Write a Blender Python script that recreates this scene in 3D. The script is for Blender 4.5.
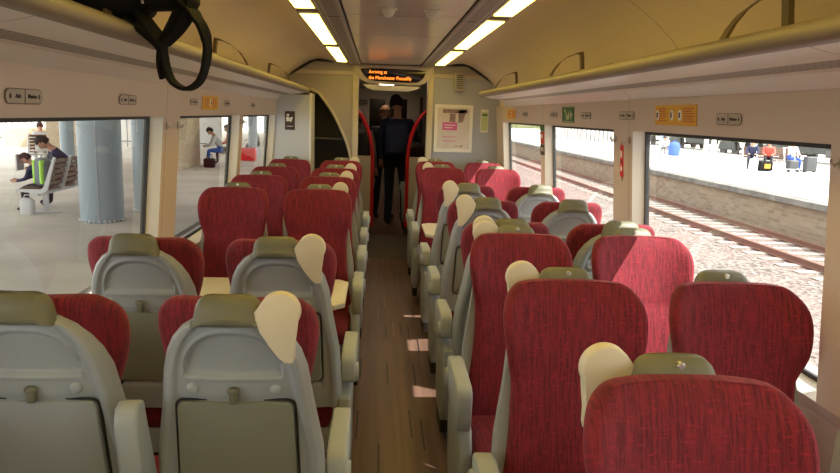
import bpy, bmesh, math, random
from mathutils import Vector, Matrix, Euler
random.seed(4)
PI = math.pi
sc = bpy.context.scene
for o in list(bpy.data.objects): bpy.data.objects.remove(o)
col = sc.collection

# ------------------------------------------------------------------ camera
CAM = Vector((-.124, 0, 1.68)); YAW, PIT, ROL, F = .064, .172, .032, 700.
fw = Vector((math.sin(YAW)*math.cos(PIT), math.cos(YAW)*math.cos(PIT), -math.sin(PIT)))
rt0 = Vector((math.cos(YAW), -math.sin(YAW), 0)); up0 = rt0.cross(fw)
rt = rt0*math.cos(ROL)+up0*math.sin(ROL); up = up0*math.cos(ROL)-rt0*math.sin(ROL)
cd = bpy.data.cameras.new('camera'); cam = bpy.data.objects.new('camera', cd); col.objects.link(cam)
cam.matrix_world = Matrix(((rt.x, up.x, -fw.x, CAM.x), (rt.y, up.y, -fw.y, CAM.y), (rt.z, up.z, -fw.z, CAM.z), (0, 0, 0, 1)))
cd.sensor_width = 36; cd.lens = F/840*36; cd.clip_start = .05; cd.clip_end = 400
sc.camera = cam
# ------------------------------------------------------------------ world, sun, exposure
w = bpy.data.worlds.new('world'); sc.world = w; w.use_nodes = True
bg = w.node_tree.nodes['Background']; bg.inputs[0].default_value = (.98, .97, .95, 1); bg.inputs[1].default_value = 2.6
sd = bpy.data.lights.new('sun', 'SUN'); sd.energy = 9; sd.angle = .009; sd.color = (1, .95, .87)
sun = bpy.data.objects.new('sun', sd); col.objects.link(sun)
SUN_TO = Vector((1, -.60, 1.4))
sun.rotation_euler = SUN_TO.to_track_quat('Z', 'Y').to_euler(); sun.location = (30, -15, 35)
sc.view_settings.view_transform = 'Standard'; sc.view_settings.look = 'None'
sc.view_settings.exposure = 0.45; sc.view_settings.gamma = 1; sc.view_settings.use_curve_mapping = False
TUBE = 6.5
sc.cycles.max_bounces = 10; sc.cycles.diffuse_bounces = 5; sc.cycles.transparent_max_bounces = 16

# ------------------------------------------------------------------ materials
def mat(name, c, rough=.5, metal=0, spec=.5, emit=None, es=0, noise=None, bump=None, coat=0, sheen=0):
    m = bpy.data.materials.new(name); m.use_nodes = True
    nt = m.node_tree; b = nt.nodes['Principled BSDF']
    b.inputs['Base Color'].default_value = (*c, 1); b.inputs['Roughness'].default_value = rough
    b.inputs['Metallic'].default_value = metal; b.inputs['Specular IOR Level'].default_value = spec
    b.inputs['Coat Weight'].default_value = coat
    if sheen: b.inputs['Sheen Weight'].default_value = sheen
    if emit: b.inputs['Emission Color'].default_value = (*emit, 1); b.inputs['Emission Strength'].default_value = es
    tc = nt.nodes.new('ShaderNodeTexCoord')
    if noise:
        c2, sca = noise
        n = nt.nodes.new('ShaderNodeTexNoise'); n.inputs['Scale'].default_value = sca; n.inputs['Detail'].default_value = 5
        nt.links.new(tc.outputs['Object'], n.inputs['Vector'])
        r = nt.nodes.new('ShaderNodeValToRGB'); r.color_ramp.elements[0].color = (*c, 1); r.color_ramp.elements[1].color = (*c2, 1)
        r.color_ramp.elements[0].position = .35; r.color_ramp.elements[1].position = .68
        nt.links.new(n.outputs['Fac'], r.inputs['Fac']); nt.links.new(r.outputs['Color'], b.inputs['Base Color'])
    if bump:
        sca, st = bump
        n2 = nt.nodes.new('ShaderNodeTexNoise'); n2.inputs['Scale'].default_value = sca; n2.inputs['Detail'].default_value = 3
        nt.links.new(tc.outputs['Object'], n2.inputs['Vector'])
        bp = nt.nodes.new('ShaderNodeBump'); bp.inputs['Strength'].default_value = st; bp.inputs['Distance'].default_value = .01
        nt.links.new(n2.outputs['Fac'], bp.inputs['Height']); nt.links.new(bp.outputs['Normal'], b.inputs['Normal'])
    return m
def N(m, t, **kw):
    n = m.node_tree.nodes.new('ShaderNode'+t)
    for k, v in kw.items():
        if k.startswith('i_'): n.inputs[int(k[2:])].default_value = v
        else: setattr(n, k, v)
    return n
def L(m, a, b): m.node_tree.links.new(a, b)
def B(m): return m.node_tree.nodes['Principled BSDF']
def OC(m): return N(m, 'TexCoord').outputs['Object']
def math_(m, op, a, b=None):
    n = N(m, 'Math', operation=op)
    for i, v in enumerate((a, b)):
        if v is None: continue
        if isinstance(v, (int, float)): n.inputs[i].default_value = v
        else: L(m, v, n.inputs[i])
    return n.outputs[0]
def sep(m, v):
    s = N(m, 'SeparateXYZ'); L(m, v, s.inputs[0]); return s.outputs
def comb(m, x, y, z):
    c = N(m, 'CombineXYZ')
    for i, v in enumerate((x, y, z)):
        if isinstance(v, (int, float)): c.inputs[i].default_value = v
        else: L(m, v, c.inputs[i])
    return c.outputs[0]
def mix(m, f, a, b):
    n = N(m, 'MixRGB')
    if isinstance(f, (int, float)): n.inputs[0].default_value = f
    else: L(m, f, n.inputs[0])
    for i, v in ((1, a), (2, b)):
        if isinstance(v, tuple): n.inputs[i].default_value = (*v, 1)
        else: L(m, v, n.inputs[i])
    return n.outputs[0]
def noise(m, v, sc_, det=2):
    n = N(m, 'TexNoise'); n.inputs['Scale'].default_value = sc_; n.inputs['Detail'].default_value = det
    L(m, v, n.inputs['Vector']); return n.outputs['Fac']
def smooth(m, v, a, b):
    n = N(m, 'MapRange', interpolation_type='SMOOTHSTEP'); n.inputs[1].default_value = a; n.inputs[2].default_value = b
    L(m, v, n.inputs[0]); return n.outputs[0]
def bump(m, h, st, dist=.005):
    bp = N(m, 'Bump'); bp.inputs['Strength'].default_value = st; bp.inputs['Distance'].default_value = dist
    L(m, h, bp.inputs['Height']); L(m, bp.outputs[0], B(m).inputs['Normal'])

def moquette():
    m = mat('red_moquette', (.3, .012, .03), .85, sheen=.2)
    B(m).inputs['Sheen Tint'].default_value = (1, .3, .33, 1); B(m).inputs['Sheen Roughness'].default_value = .4
    x, y, z = sep(m, OC(m))
    u = math_(m, 'MULTIPLY', x, 1.0)
    v = math_(m, 'ADD', z, math_(m, 'MULTIPLY', y, .6))
    rib = noise(m, comb(m, math_(m, 'MULTIPLY', u, 150), math_(m, 'MULTIPLY', v, 9), 0), 1, 2)
    r2 = noise(m, comb(m, math_(m, 'MULTIPLY', u, 260), math_(m, 'MULTIPLY', v, 45), 3), 1, 1)
    dash = noise(m, comb(m, math_(m, 'MULTIPLY', u, 45), math_(m, 'MULTIPLY', v, 150), 7), 1, 0)
    patch = noise(m, comb(m, math_(m, 'MULTIPLY', u, 9), math_(m, 'MULTIPLY', v, 9), 5), 1, 2)
    c = mix(m, smooth(m, rib, .35, .62), (.10, .004, .011), (.22, .010, .022))
    c = mix(m, math_(m, 'MULTIPLY', smooth(m, r2, .35, .7), .35), c, (.28, .022, .03))
    c = mix(m, math_(m, 'MULTIPLY', smooth(m, dash, .66, .74), .35), c, (.46, .012, .05))
    c = mix(m, math_(m, 'MULTIPLY', smooth(m, patch, .4, .7), .3), c, (.12, .005, .015))
    L(m, c, B(m).inputs['Base Color'])
    bump(m, math_(m, 'ADD', rib, r2), .35, .003)
    return m
M = {}
M['red'] = moquette()
M['shell'] = mat('seat_shell_plastic', (.36, .39, .40), .42, noise=((.38, .41, .42), 6), bump=(300, .03))
M['shell_d'] = mat('recess_plastic', (.30, .345, .365), .45, bump=(300, .03))
M['cap'] = mat('olive_plastic', (.165, .16, .105), .5, bump=(250, .04))
M['fold'] = mat('fold_table_plastic', (.255, .265, .205), .5, bump=(250, .05))
M['cream'] = mat('cream_plastic', (.72, .64, .47), .4)
M['arm'] = mat('armrest_plastic', (.40, .44, .45), .45, bump=(200, .03))
M['arm_top'] = mat('armrest_pad', (.43, .47, .48), .5)
M['dark'] = mat('dark_plastic', (.018, .018, .02), .5)
M['metal'] = mat('brushed_metal', (.62, .6, .56), .3, 1)
M['gap'] = mat('dark_gasket', (.02, .02, .022), .6)
M['table'] = mat('table_laminate', (.78, .74, .63), .35, noise=((.82, .78, .68), 20))
def wallmat(name, c, joints, rough=.42):
    m = mat(name, c, rough)
    x, y, z = sep(m, OC(m))
    f = math_(m, 'ABSOLUTE', math_(m, 'SUBTRACT', math_(m, 'FRACT', math_(m, 'DIVIDE', math_(m, 'SUBTRACT', y, joints), 1.93)), .5))
    cc = mix(m, smooth(m, f, .4982, .499), c, tuple(k*.3 for k in c))
    L(m, cc, B(m).inputs['Base Color']); return m
M['wall'] = wallmat('wall_panel_beige', (.62, .50, .41), 3.60)
M['lower'] = mat('lower_wall_panel', (.42, .34, .31), .5)
M['reveal'] = mat('window_reveal', (.78, .74, .66), .4)
M['cove'] = wallmat('cove_panel_cream', (.82, .70, .52), 4.95, .33)
M['centre'] = mat('ceiling_centre_panel', (.72, .66, .60), .16, bump=(3, .05))
m = M['centre']; x, y, z = sep(m, OC(m))
f = math_(m, 'ABSOLUTE', math_(m, 'SUBTRACT', math_(m, 'FRACT', math_(m, 'DIVIDE', y, .98)), .5))
L(m, mix(m, smooth(m, f, .494, .497), (.72, .66, .60), (.3, .26, .22)), B(m).inputs['Base Color'])
M['vent'] = mat('vent_grille', (.42, .38, .33), .4)
m = M['vent']; x, y, z = sep(m, OC(m))
ax = math_(m, 'ABSOLUTE', x)
sl = math_(m, 'GREATER_THAN', math_(m, 'FRACT', math_(m, 'MULTIPLY', y, 34)), .52)
inx = math_(m, 'MULTIPLY', math_(m, 'GREATER_THAN', ax, .345), math_(m, 'LESS_THAN', ax, .405))
gl = math_(m, 'MULTIPLY', sl, inx)
ln = math_(m, 'LESS_THAN', math_(m, 'ABSOLUTE', math_(m, 'SUBTRACT', ax, .423)), .003)
L(m, mix(m, math_(m, 'MAXIMUM', gl, ln), (.42, .38, .33), (.06, .05, .04)), B(m).inputs['Base Color'])
M['mesh'] = mat('rack_perforated_strip', (.40, .37, .31), .5)
m = M['mesh']; x, y, z = sep(m, OC(m))
a_ = math_(m, 'MULTIPLY', math_(m, 'GREATER_THAN', math_(m, 'FRACT', math_(m, 'MULTIPLY', y, 30)), .3), math_(m, 'GREATER_THAN', math_(m, 'FRACT', math_(m, 'MULTIPLY', x, 45)), .3))
L(m, mix(m, a_, (.46, .42, .36), (.24, .215, .17)), B(m).inputs['Base Color'])
M['rack'] = wallmat('rack_panel_white', (.80, .75, .66), 3.56, .3)
M['lip'] = mat('rack_lip_olive', (.28, .235, .18), .5)
M['hoop'] = mat('rack_divider_bronze', (.15, .105, .05), .4)
M['diff'] = mat('lamp_diffuser', (.9, .85, .6), .5, emit=(1, .72, .13), es=TUBE)
M['fill_far'] = mat('far_fill_glow', (.8, .7, .5), .5, emit=(1, .75, .5), es=6)  # glow of the added fill lights past the doorway
M['frame'] = mat('lamp_frame', (.36, .31, .24), .4)
M['floor'] = mat('aisle_floor', (.2, .11, .07), .38)
m = M['floor']; x, y, z = sep(m, OC(m))
plank = noise(m, comb(m, math_(m, 'MULTIPLY', x, 22), math_(m, 'MULTIPLY', y, .8), 0), 1, 2)
cross = noise(m, comb(m, math_(m, 'MULTIPLY', x, 6), math_(m, 'MULTIPLY', y, 14), 2), 1, 3)
c = mix(m, smooth(m, plank, .3, .7), (.115, .064, .045), (.185, .108, .078))
c = mix(m, math_(m, 'MULTIPLY', cross, .35), c, (.1, .055, .04))
# scattered dashes running along the aisle
fx = math_(m, 'MULTIPLY', x, 17); ix = math_(m, 'FLOOR', fx)
ph = N(m, 'TexWhiteNoise', noise_dimensions='1D'); L(m, ix, ph.inputs['W'])
fy = math_(m, 'ADD', math_(m, 'MULTIPLY', y, 1.15), math_(m, 'MULTIPLY', ph.outputs['Value'], 7))
iy = math_(m, 'FLOOR', fy)
wn = N(m, 'TexWhiteNoise', noise_dimensions='2D'); L(m, comb(m, ix, iy, 0), wn.inputs['Vector'])
line = math_(m, 'LESS_THAN', math_(m, 'ABSOLUTE', math_(m, 'SUBTRACT', math_(m, 'FRACT', fx), .5)), .08)
ln2 = math_(m, 'MULTIPLY', line, math_(m, 'LESS_THAN', math_(m, 'FRACT', fy), .42))
dk = math_(m, 'MULTIPLY', ln2, math_(m, 'LESS_THAN', wn.outputs['Value'], .30))
lt = math_(m, 'MULTIPLY', ln2, math_(m, 'GREATER_THAN', wn.outputs['Value'], .8))
c = mix(m, dk, c, (.008, .005, .006)); c = mix(m, math_(m, 'MULTIPLY', lt, .5), c, (.36, .24, .17))
L(m, c, B(m).inputs['Base Color'])
M['mat'] = mat('vestibule_mat', (.10, .085, .075), .9, noise=((.14, .12, .11), 60), bump=(200, .4))
M['tile'] = mat('far_floor', (.13, .065, .05), .6, noise=((.2, .1, .08), 8))
M['bulk'] = mat('bulkhead_grey', (.40, .40, .43), .45)
M['bulk_w'] = mat('bulkhead_warm', (.40, .35, .29), .45)
M['panel'] = mat('partition_blue_grey', (.55, .57, .60), .4)
M['bframe'] = mat('door_frame_cream', (.56, .48, .36), .4)
M['black'] = mat('black_trim', (.015, .012, .012), .4)
M['recess'] = mat('luggage_bay_lining', (.075, .062, .055), .4)
M['redtube'] = mat('red_handrail', (.75, .02, .025), .3)
M['led'] = mat('led_orange', (.9, .3, .05), .5, emit=(1, .25, .03), es=2.2)
M['screen'] = mat('display_glass', (.012, .004, .003), .15)
M['yellow'] = mat('yellow_sticker', (.75, .40, .03), .5)
M['white'] = mat('white_print', (.85, .83, .78), .5)
M['redink'] = mat('red_print', (.5, .06, .03), .5)
M['green'] = mat('green_sticker', (.05, .16, .05), .5)
M['ink'] = mat('dark_print', (.06, .04, .03), .6)
M['pill'] = mat('reservation_label', (.46, .40, .33), .4)
M['edge'] = mat('label_edge', (.16, .12, .09), .6)
M['pink'] = mat('magenta_print', (.62, .11, .30), .5)
M['paper'] = mat('poster_paper', (.66, .58, .52), .5, noise=((.60, .52, .47), 9))
M['photo'] = mat('poster_photo', (.17, .10, .09), .5, noise=((.34, .23, .21), 25))
M['lime'] = mat('green_card', (.50, .55, .25), .5)
M['navy'] = mat('navy_cloth', (.022, .032, .085), .8, bump=(60, .3))
M['jeans'] = mat('dark_denim', (.02, .023, .035), .85)
M['skin'] = mat('skin', (.52, .28, .19), .55)
M['hair'] = mat('dark_hair', (.022, .013, .010), .7, bump=(90, .5))
M['blond'] = mat('fair_hair', (.22, .11, .045), .7, bump=(90, .5))
M['grey_c'] = mat('grey_cloth', (.16, .15, .14), .85)
M['white_c'] = mat('white_cloth', (.62, .62, .62), .8)
M['coral'] = mat('coral_cloth', (.75, .12, .09), .8)
M['blue_c'] = mat('blue_cloth', (.06, .13, .5), .8)
M['hivis'] = mat('hi_vis_cloth', (.45, .85, .12), .7)
M['bpgrey'] = mat('grey_nylon', (.16, .20, .22), .7)
M['bag'] = mat('black_nylon', (.008, .008, .009), .8, bump=(120, .3), spec=.2)
M['zip'] = mat('zip_metal', (.5, .5, .5), .3, 1)
M['shoe'] = mat('shoe_leather', (.03, .03, .035), .5)

def glassmat():
    m = bpy.data.materials.new('window_glass'); m.use_nodes = True; nt = m.node_tree; nt.nodes.clear()
    o = nt.nodes.new('ShaderNodeOutputMaterial'); t = nt.nodes.new('ShaderNodeBsdfTransparent'); g = nt.nodes.new('ShaderNodeBsdfGlossy')
    t.inputs[0].default_value = (.93, .96, .95, 1); g.inputs['Roughness'].default_value = .01
    lw = nt.nodes.new('ShaderNodeLayerWeight'); lw.inputs[0].default_value = .5
    pw = nt.nodes.new('ShaderNodeMath'); pw.operation = 'POWER'; pw.inputs[1].default_value = 4; nt.links.new(lw.outputs['Facing'], pw.inputs[0])
    fr = nt.nodes.new('ShaderNodeMath'); fr.operation = 'MULTIPLY_ADD'; fr.inputs[1].default_value = .55; fr.inputs[2].default_value = .045; nt.links.new(pw.outputs[0], fr.inputs[0])
    mx = nt.nodes.new('ShaderNodeMixShader')
    nt.links.new(fr.outputs[0], mx.inputs[0]); nt.links.new(t.outputs[0], mx.inputs[1]); nt.links.new(g.outputs[0], mx.inputs[2])
    nt.links.new(mx.outputs[0], o.inputs[0]); return m
M['glass'] = glassmat()
M['tint'] = glassmat(); M['tint'].node_tree.nodes['Transparent BSDF'].inputs[0].default_value = (.25, .26, .28, 1)
# outdoors
M['asphalt'] = mat('platform_asphalt', (.50, .46, .40), .75, noise=((.62, .575, .51), .9), bump=(40, .2))
M['slabs'] = mat('platform_paving', (.62, .60, .57), .8, noise=((.72, .70, .66), .5))
M['coping'] = mat('platform_coping', (.10, .097, .09), .8, noise=((.19, .18, .165), 2))
M['ballast'] = mat('ballast_stone', (.20, .165, .145), .95)
m = M['ballast']; vo = N(m, 'TexVoronoi'); vo.inputs['Scale'].default_value = 13; L(m, OC(m), vo.inputs['Vector'])
cr = N(m, 'ValToRGB'); cr.color_ramp.elements[0].color = (.06, .045, .04, 1); cr.color_ramp.elements[1].color = (.25, .215, .195, 1)
vs = sep(m, vo.outputs['Color']); L(m, vs[0], cr.inputs[0])
big = noise(m, OC(m), .7, 3)
L(m, mix(m, smooth(m, big, .3, .7), cr.outputs[0], mix(m, .5, cr.outputs[0], (.24, .17, .145))), B(m).inputs['Base Color']); bump(m, vo.outputs['Distance'], 1, .05)
BM = {'stone_wall': (.28, .22, .165), 'tan_brick': (.55, .47, .36), 'tan_brick_end': (.55, .47, .36)}
def brick(name, c1, c2, mo, sx, sz, axis):
    m = mat(name, c1, .9); x, y, z = sep(m, OC(m))
    v = comb(m, (y if axis == 'x' else x), z, 0)
    b = N(m, 'TexBrick'); L(m, v, b.inputs['Vector']); b.inputs['Color1'].default_value = (*c1, 1); b.inputs['Color2'].default_value = (*c2, 1)
    b.inputs['Mortar'].default_value = (*mo, 1); b.inputs['Scale'].default_value = 1; b.inputs['Brick Width'].default_value = sx; b.inputs['Row Height'].default_value = sz
    b.inputs['Mortar Size'].default_value = .012
    n = noise(m, OC(m), 1.5, 4)
    L(m, mix(m, math_(m, 'MULTIPLY', n, .6), b.outputs['Color'], BM[name]), B(m).inputs['Base Color']); return m
M['brickx'] = brick('stone_wall', (.17, .11, .065), (.29, .22, .15), (.24, .20, .16), .34, .105, 'x')
M['brickk'] = brick('tan_brick', (.42, .30, .17), (.52, .40, .25), (.5, .44, .34), .23, .08, 'x')
M['bricky'] = brick('tan_brick_end', (.42, .30, .17), (.52, .40, .25), (.5, .44, .34), .23, .08, 'y')
M['rail'] = mat('rusty_rail', (.16, .075, .05), .6); M['sleeper'] = mat('concrete_sleeper', (.28, .24, .21), .9)
M['steel_blue'] = mat('painted_column_blue', (.30, .37, .42), .45)
M['post_d'] = mat('dark_post', (.10, .09, .085), .6)
M['wagon'] = mat('wagon_grey', (.05, .055, .05), .7, noise=((.08, .085, .075), .6)); M['wagon_l'] = mat('wagon_light', (.14, .15, .13), .7)
M['bench_w'] = mat('bench_grey_paint', (.62, .62, .63), .5); M['slat'] = mat('bench_brown_slats', (.15, .085, .055), .6)
M['canopy'] = mat('canopy_sheet', (.55, .55, .52), .6)
M['skin_out'] = mat('train_body_paint', (.3, .32, .35), .4)
M['suit'] = mat('suitcase_grey', (.06, .065, .07), .5)
M['leaf'] = mat('leafy_bank', (.10, .13, .045), .9, noise=((.24, .22, .12), 1.2))

# ------------------------------------------------------------------ mesh helpers
class MB:
    def __init__(s): s.v = []; s.f = []; s.m = []; s.mats = []
    def mi(s, k):
        mm = M[k]
        if mm not in s.mats: s.mats.append(mm)
        return s.mats.index(mm)
    def add(s, v, f, k):
        b = len(s.v); i = s.mi(k); s.v += [tuple(p) for p in v]
        for q in f: s.f.append(tuple(b+j for j in q)); s.m.append(i)
        return s
    def box(s, x0, x1, y0, y1, z0, z1, k):
        v = [(x, y, z) for x in (x0, x1) for y in (y0, y1) for z in (z0, z1)]
        return s.add(v, [(0, 1, 3, 2), (4, 6, 7, 5), (0, 4, 5, 1), (2, 3, 7, 6), (0, 2, 6, 4), (1, 5, 7, 3)], k)
    def rbox(s, x0, x1, y0, y1, z0, z1, r, k, seg=3):
        bm = bmesh.new(); bmesh.ops.create_cube(bm, size=1)
        for q in bm.verts: q.co = Vector(((x0+x1)/2+q.co.x*(x1-x0), (y0+y1)/2+q.co.y*(y1-y0), (z0+z1)/2+q.co.z*(z1-z0)))
        bmesh.ops.bevel(bm, geom=bm.edges[:], offset=r, segments=seg, affect='EDGES', profile=.5)
        s.bm(bm, k); return s
    def bm(s, bm, k):
        bm.verts.ensure_lookup_table(); bm.verts.index_update()
        s.add([q.co[:] for q in bm.verts], [tuple(q.index for q in f.verts) for f in bm.faces], k); bm.free()
    def rings(s, R, k, cap=True, closed=False):
        n = len(R[0]); v = [p for r in R for p in r]; f = []
        rr = len(R)
        for i in range(rr if closed else rr-1):
            a = i*n; b = ((i+1) % rr)*n
            for j in range(n): f.append((a+j, a+(j+1) % n, b+(j+1) % n, b+j))
        if cap and not closed: f.append(tuple(range(n))[::-1]); f.append(tuple((rr-1)*n+j for j in range(n)))
        return s.add(v, f, k)
    def tube(s, pts, r, k, n=8, flat=1, closed=False, cap=True):
        pts = [Vector(p) for p in pts]; R = []; nn = len(pts); u = None
        for i, p in enumerate(pts):
            a = pts[(i-1) % nn] if (closed or i) else p; b = pts[(i+1) % nn] if (closed or i < nn-1) else p
            t = (b-a).normalized()
            if u is None: u = t.orthogonal().normalized() if abs(t.z) > .9 else t.cross(Vector((0, 0, 1))).normalized()
            u = (u-t*u.dot(t)).normalized(); w_ = t.cross(u)
            rr = r[i] if isinstance(r, (list, tuple)) else r
            R.append([p+u*math.cos(2*PI*j/n)*rr+w_*math.sin(2*PI*j/n)*rr*flat for j in range(n)])
        return s.rings(R, k, cap, closed)
    def prism(s, pts, a0, a1, k, axis='y', bev=0, seg=2):
        """outline pts in the plane across axis, extruded a0..a1"""
        bm = bmesh.new()
        def P(p, a): return {'x': (a, p[0], p[1]), 'y': (p[0], a, p[1]), 'z': (p[0], p[1], a)}[axis]
        A = [bm.verts.new(P(p, a0)) for p in pts]; C = [bm.verts.new(P(p, a1)) for p in pts]
        n = len(pts); f0 = bm.faces.new(A); f1 = bm.faces.new(C[::-1])
        for i in range(n): bm.faces.new((A[(i+1) % n], A[i], C[i], C[(i+1) % n]))
        if bev:
            ed = list(f0.edges)+list(f1.edges)
            bmesh.ops.bevel(bm, geom=ed, offset=bev, segments=seg, affect='EDGES', profile=.5, clamp_overlap=True)
        bmesh.ops.recalc_face_normals(bm, faces=bm.faces[:])
        s.bm(bm, k); return s
    def grid(s, fn, nu, nv, k):
        v = [fn(i/nu, j/nv) for j in range(nv+1) for i in range(nu+1)]
        f = [(j*(nu+1)+i, j*(nu+1)+i+1, (j+1)*(nu+1)+i+1, (j+1)*(nu+1)+i) for j in range(nv) for i in range(nu)]
        return s.add(v, f, k)
    def ball(s, c, r, k, n=12, sc3=(1, 1, 1)):
        R = []
        for i in range(1, n):
            t = PI*i/n
            R.append([(c[0]+r*sc3[0]*math.sin(t)*math.cos(2*PI*j/16), c[1]+r*sc3[1]*math.sin(t)*math.sin(2*PI*j/16), c[2]-r*sc3[2]*math.cos(t)) for j in range(16)])
        return s.rings(R, k)
    def xf(s, mt):
        s.v = [tuple(mt @ Vector(p)) for p in s.v]; return s
    def obj(s, name, parent=None, smooth=40, sub=0, bev=0, recalc=True):
        me = bpy.data.meshes.new(name); me.from_pydata(s.v, [], s.f)
        for mm in s.mats: me.materials.append(mm)
        me.polygons.foreach_set('material_index', s.m)
        if recalc:
            bm = bmesh.new(); bm.from_mesh(me); bmesh.ops.recalc_face_normals(bm, faces=bm.faces[:]); bm.to_mesh(me); bm.free()
        me.polygons.foreach_set('use_smooth', [True]*len(me.polygons))
        if smooth < 180: me.set_sharp_from_angle(angle=math.radians(smooth))
        me.update()
        o = bpy.data.objects.new(name, me); col.objects.link(o)
        if parent: o.parent = parent
        if bev:
            b = o.modifiers.new('bevel', 'BEVEL'); b.width = bev; b.segments = 2; b.limit_method = 'ANGLE'
        if sub:
            q = o.modifiers.new('sub', 'SUBSURF'); q.levels = sub; q.render_levels = sub
        return o
def tag(o, label, cat, group=None, kind=None):
    if label: o['label'] = label
    if cat: o['category'] = cat
    if group: o['group'] = group
    if kind: o['kind'] = kind
    return o
def struct(o): o['kind'] = 'structure'; return o
def empty(name, loc, label, cat, group=None, rz=0):
    o = bpy.data.objects.new(name, None); col.objects.link(o); o.location = loc; o.rotation_euler = (0, 0, rz)
    return tag(o, label, cat, group)
def copy_tree(o, parent=None):
    c = o.copy(); col.objects.link(c); c.parent = parent
    for ch in o.children: copy_tree(ch, c)
    return c
def arc(cx, cz, r, a0, a1, n): return [(cx+r*math.cos(a0+(a1-a0)*i/n), cz+r*math.sin(a0+(a1-a0)*i/n)) for i in range(n+1)]
def rrect(x0, x1, z0, z1, r, n=5):
    return arc(x1-r, z1-r, r, 0, PI/2, n)+arc(x0+r, z1-r, r, PI/2, PI, n)+arc(x0+r, z0+r, r, PI, 1.5*PI, n)+arc(x1-r, z0+r, r, 1.5*PI, 2*PI, n)
def text(s_, size, k, name='text', parent=None, loc=(0, 0, 0), rot=(0, 0, 0), align='CENTER', ext=.0008, sx=1):
    cu = bpy.data.curves.new(name, 'FONT'); cu.body = s_; cu.size = size; cu.align_x = align; cu.align_y = 'CENTER'; cu.extrude = ext
    t = bpy.data.objects.new(name, cu); col.objects.link(t)
    dg = bpy.context.evaluated_depsgraph_get(); me = bpy.data.meshes.new_from_object(t.evaluated_get(dg)); me.name = name
    bpy.data.objects.remove(t); me.materials.clear(); me.materials.append(M[k])
    o = bpy.data.objects.new(name, me); col.objects.link(o); o.location = loc; o.rotation_euler = rot; o.scale = (sx, 1, 1)
    if parent: o.parent = parent
    return o
def lerp(T, z):
    if z <= T[0][0]: return T[0][1]
    for (a, p), (b, q) in zip(T, T[1:]):
        if z <= b:
            t = (z-a)/(b-a); t = t*t*(3-2*t); return p+(q-p)*t
    return T[-1][1]

# ------------------------------------------------------------------ the carriage shell
YB, YE = -2.6, 7.75
WIN = [(-1.86, -.28), (.04, 1.62), (1.97, 3.53), (3.86, 5.46), (5.64, 7.32)]
ZS, ZT = .88, 1.634
def wx(z):    # inner face of the side wall
    return 1.17+(1.70-z)*.075 if z > .8 else 1.262+(.8-z)*.08
def side_wall(s, nm):
    b = MB(); W = .085
    def strip(y0, y1, z0, z1, k, n=1):
        for i in range(n):
            a, c = z0+(z1-z0)*i/n, z0+(z1-z0)*(i+1)/n
            v = [(s*wx(a), y0, a), (s*wx(a), y1, a), (s*wx(c), y1, c), (s*wx(c), y0, c)]
            v += [(s*(wx(a)+.085), y0, a), (s*(wx(a)+.085), y1, a), (s*(wx(c)+.085), y1, c), (s*(wx(c)+.085), y0, c)]
            b.add(v, [(0, 1, 2, 3), (4, 7, 6, 5)], k)
            b.add(v, [(0, 3, 7, 4), (1, 5, 6, 2)], k)
            if i == 0: b.add(v, [(0, 4, 5, 1)], k)
            if i == n-1: b.add(v, [(3, 2, 6, 7)], k)
    strip(YB, YE, 0, .80, 'lower'); strip(YB, YE, .80, ZS-.03, 'wall')
    strip(YB, YE, ZT, 1.80, 'wall')
    ed = [YB]+[q for w_ in WIN for q in w_]+[YE]
    for i in range(0, len(ed), 2): strip(ed[i]+(0 if i == 0 else .018), ed[i+1]-.018 if i < len(ed)-2 else ed[i+1], ZS-.03, ZT, 'wall')
    # splayed reveals round every window opening
    for y0, y1 in WIN:
        xi = lambda z: s*wx(z); xo = lambda z: s*(wx(z)+.06)
        zi, zo = ZS-.03, ZS
        q = [(xi(zi), y0-.018, zi), (xi(zi), y1+.018, zi), (xo(zo), y1, zo), (xo(zo), y0, zo)]
        b.add(q, [(0, 1, 2, 3)], 'reveal')
        q = [(xi(ZT), y0-.018, ZT), (xi(ZT), y1+.018, ZT), (xo(ZT), y1, ZT-.002), (xo(ZT), y0, ZT-.002)]
        b.add(q, [(0, 1, 2, 3)], 'reveal')
        for a, c in ((y0-.018, y0), (y1+.018, y1)):
            q = [(xi(zi), a, zi), (xi(ZT), a, ZT), (xo(ZT), c, ZT), (xo(zo), c, zo)]
            b.add(q, [(0, 1, 2, 3)], 'reveal')
            q2 = [(xo(zo), c, zo), (xo(ZT), c, ZT), (s*(wx(ZT)+.085), c, ZT), (s*(wx(zo)+.085), c, zo)]; b.add(q2, [(0, 1, 2, 3)], 'gap')
    return struct(b.obj(nm, smooth=20))
side_wall(-1, 'wall_left'); side_wall(1, 'wall_right')
k = 0
for s in (-1, 1):
    for y0, y1 in WIN:
        k += 1; b = MB()
        xo = lambda z: s*(wx(z)+.058)
        def ringp(d): return [(xo(ZS+d), y0+d, ZS+d), (xo(ZS+d), y1-d, ZS+d), (xo(ZT-d), y1-d, ZT-d), (xo(ZT-d), y0+d, ZT-d)]
        A, C = ringp(0), ringp(.016)
        D = [(p[0]+s*.012, p[1], p[2]) for p in A]; E = [(p[0]+s*.012, p[1], p[2]) for p in C]
        b.rings([A, C, E, D], 'gap', closed=True)
        wo = struct(b.obj('window_%d' % k))
        g = MB(); G = [(p[0]+s*.006, p[1], p[2]) for p in ringp(.008)]
        g.add(G, [(0, 1, 2, 3)], 'glass'); g.obj('pane', wo, recalc=False)
# floor
b = MB(); b.box(-1.32, 1.32, YB, 8.1, -.12, 0, 'floor'); struct(b.obj('floor'))
b = MB(); b.box(-1.3, 1.3, 8.1, 9.75, -.12, 0.0, 'mat'); struct(b.obj('floor_vestibule'))
b = MB(); b.box(-1.3, 1.3, 9.75, 14.1, -.12, 0, 'tile'); struct(b.obj('floor_far'))
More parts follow.
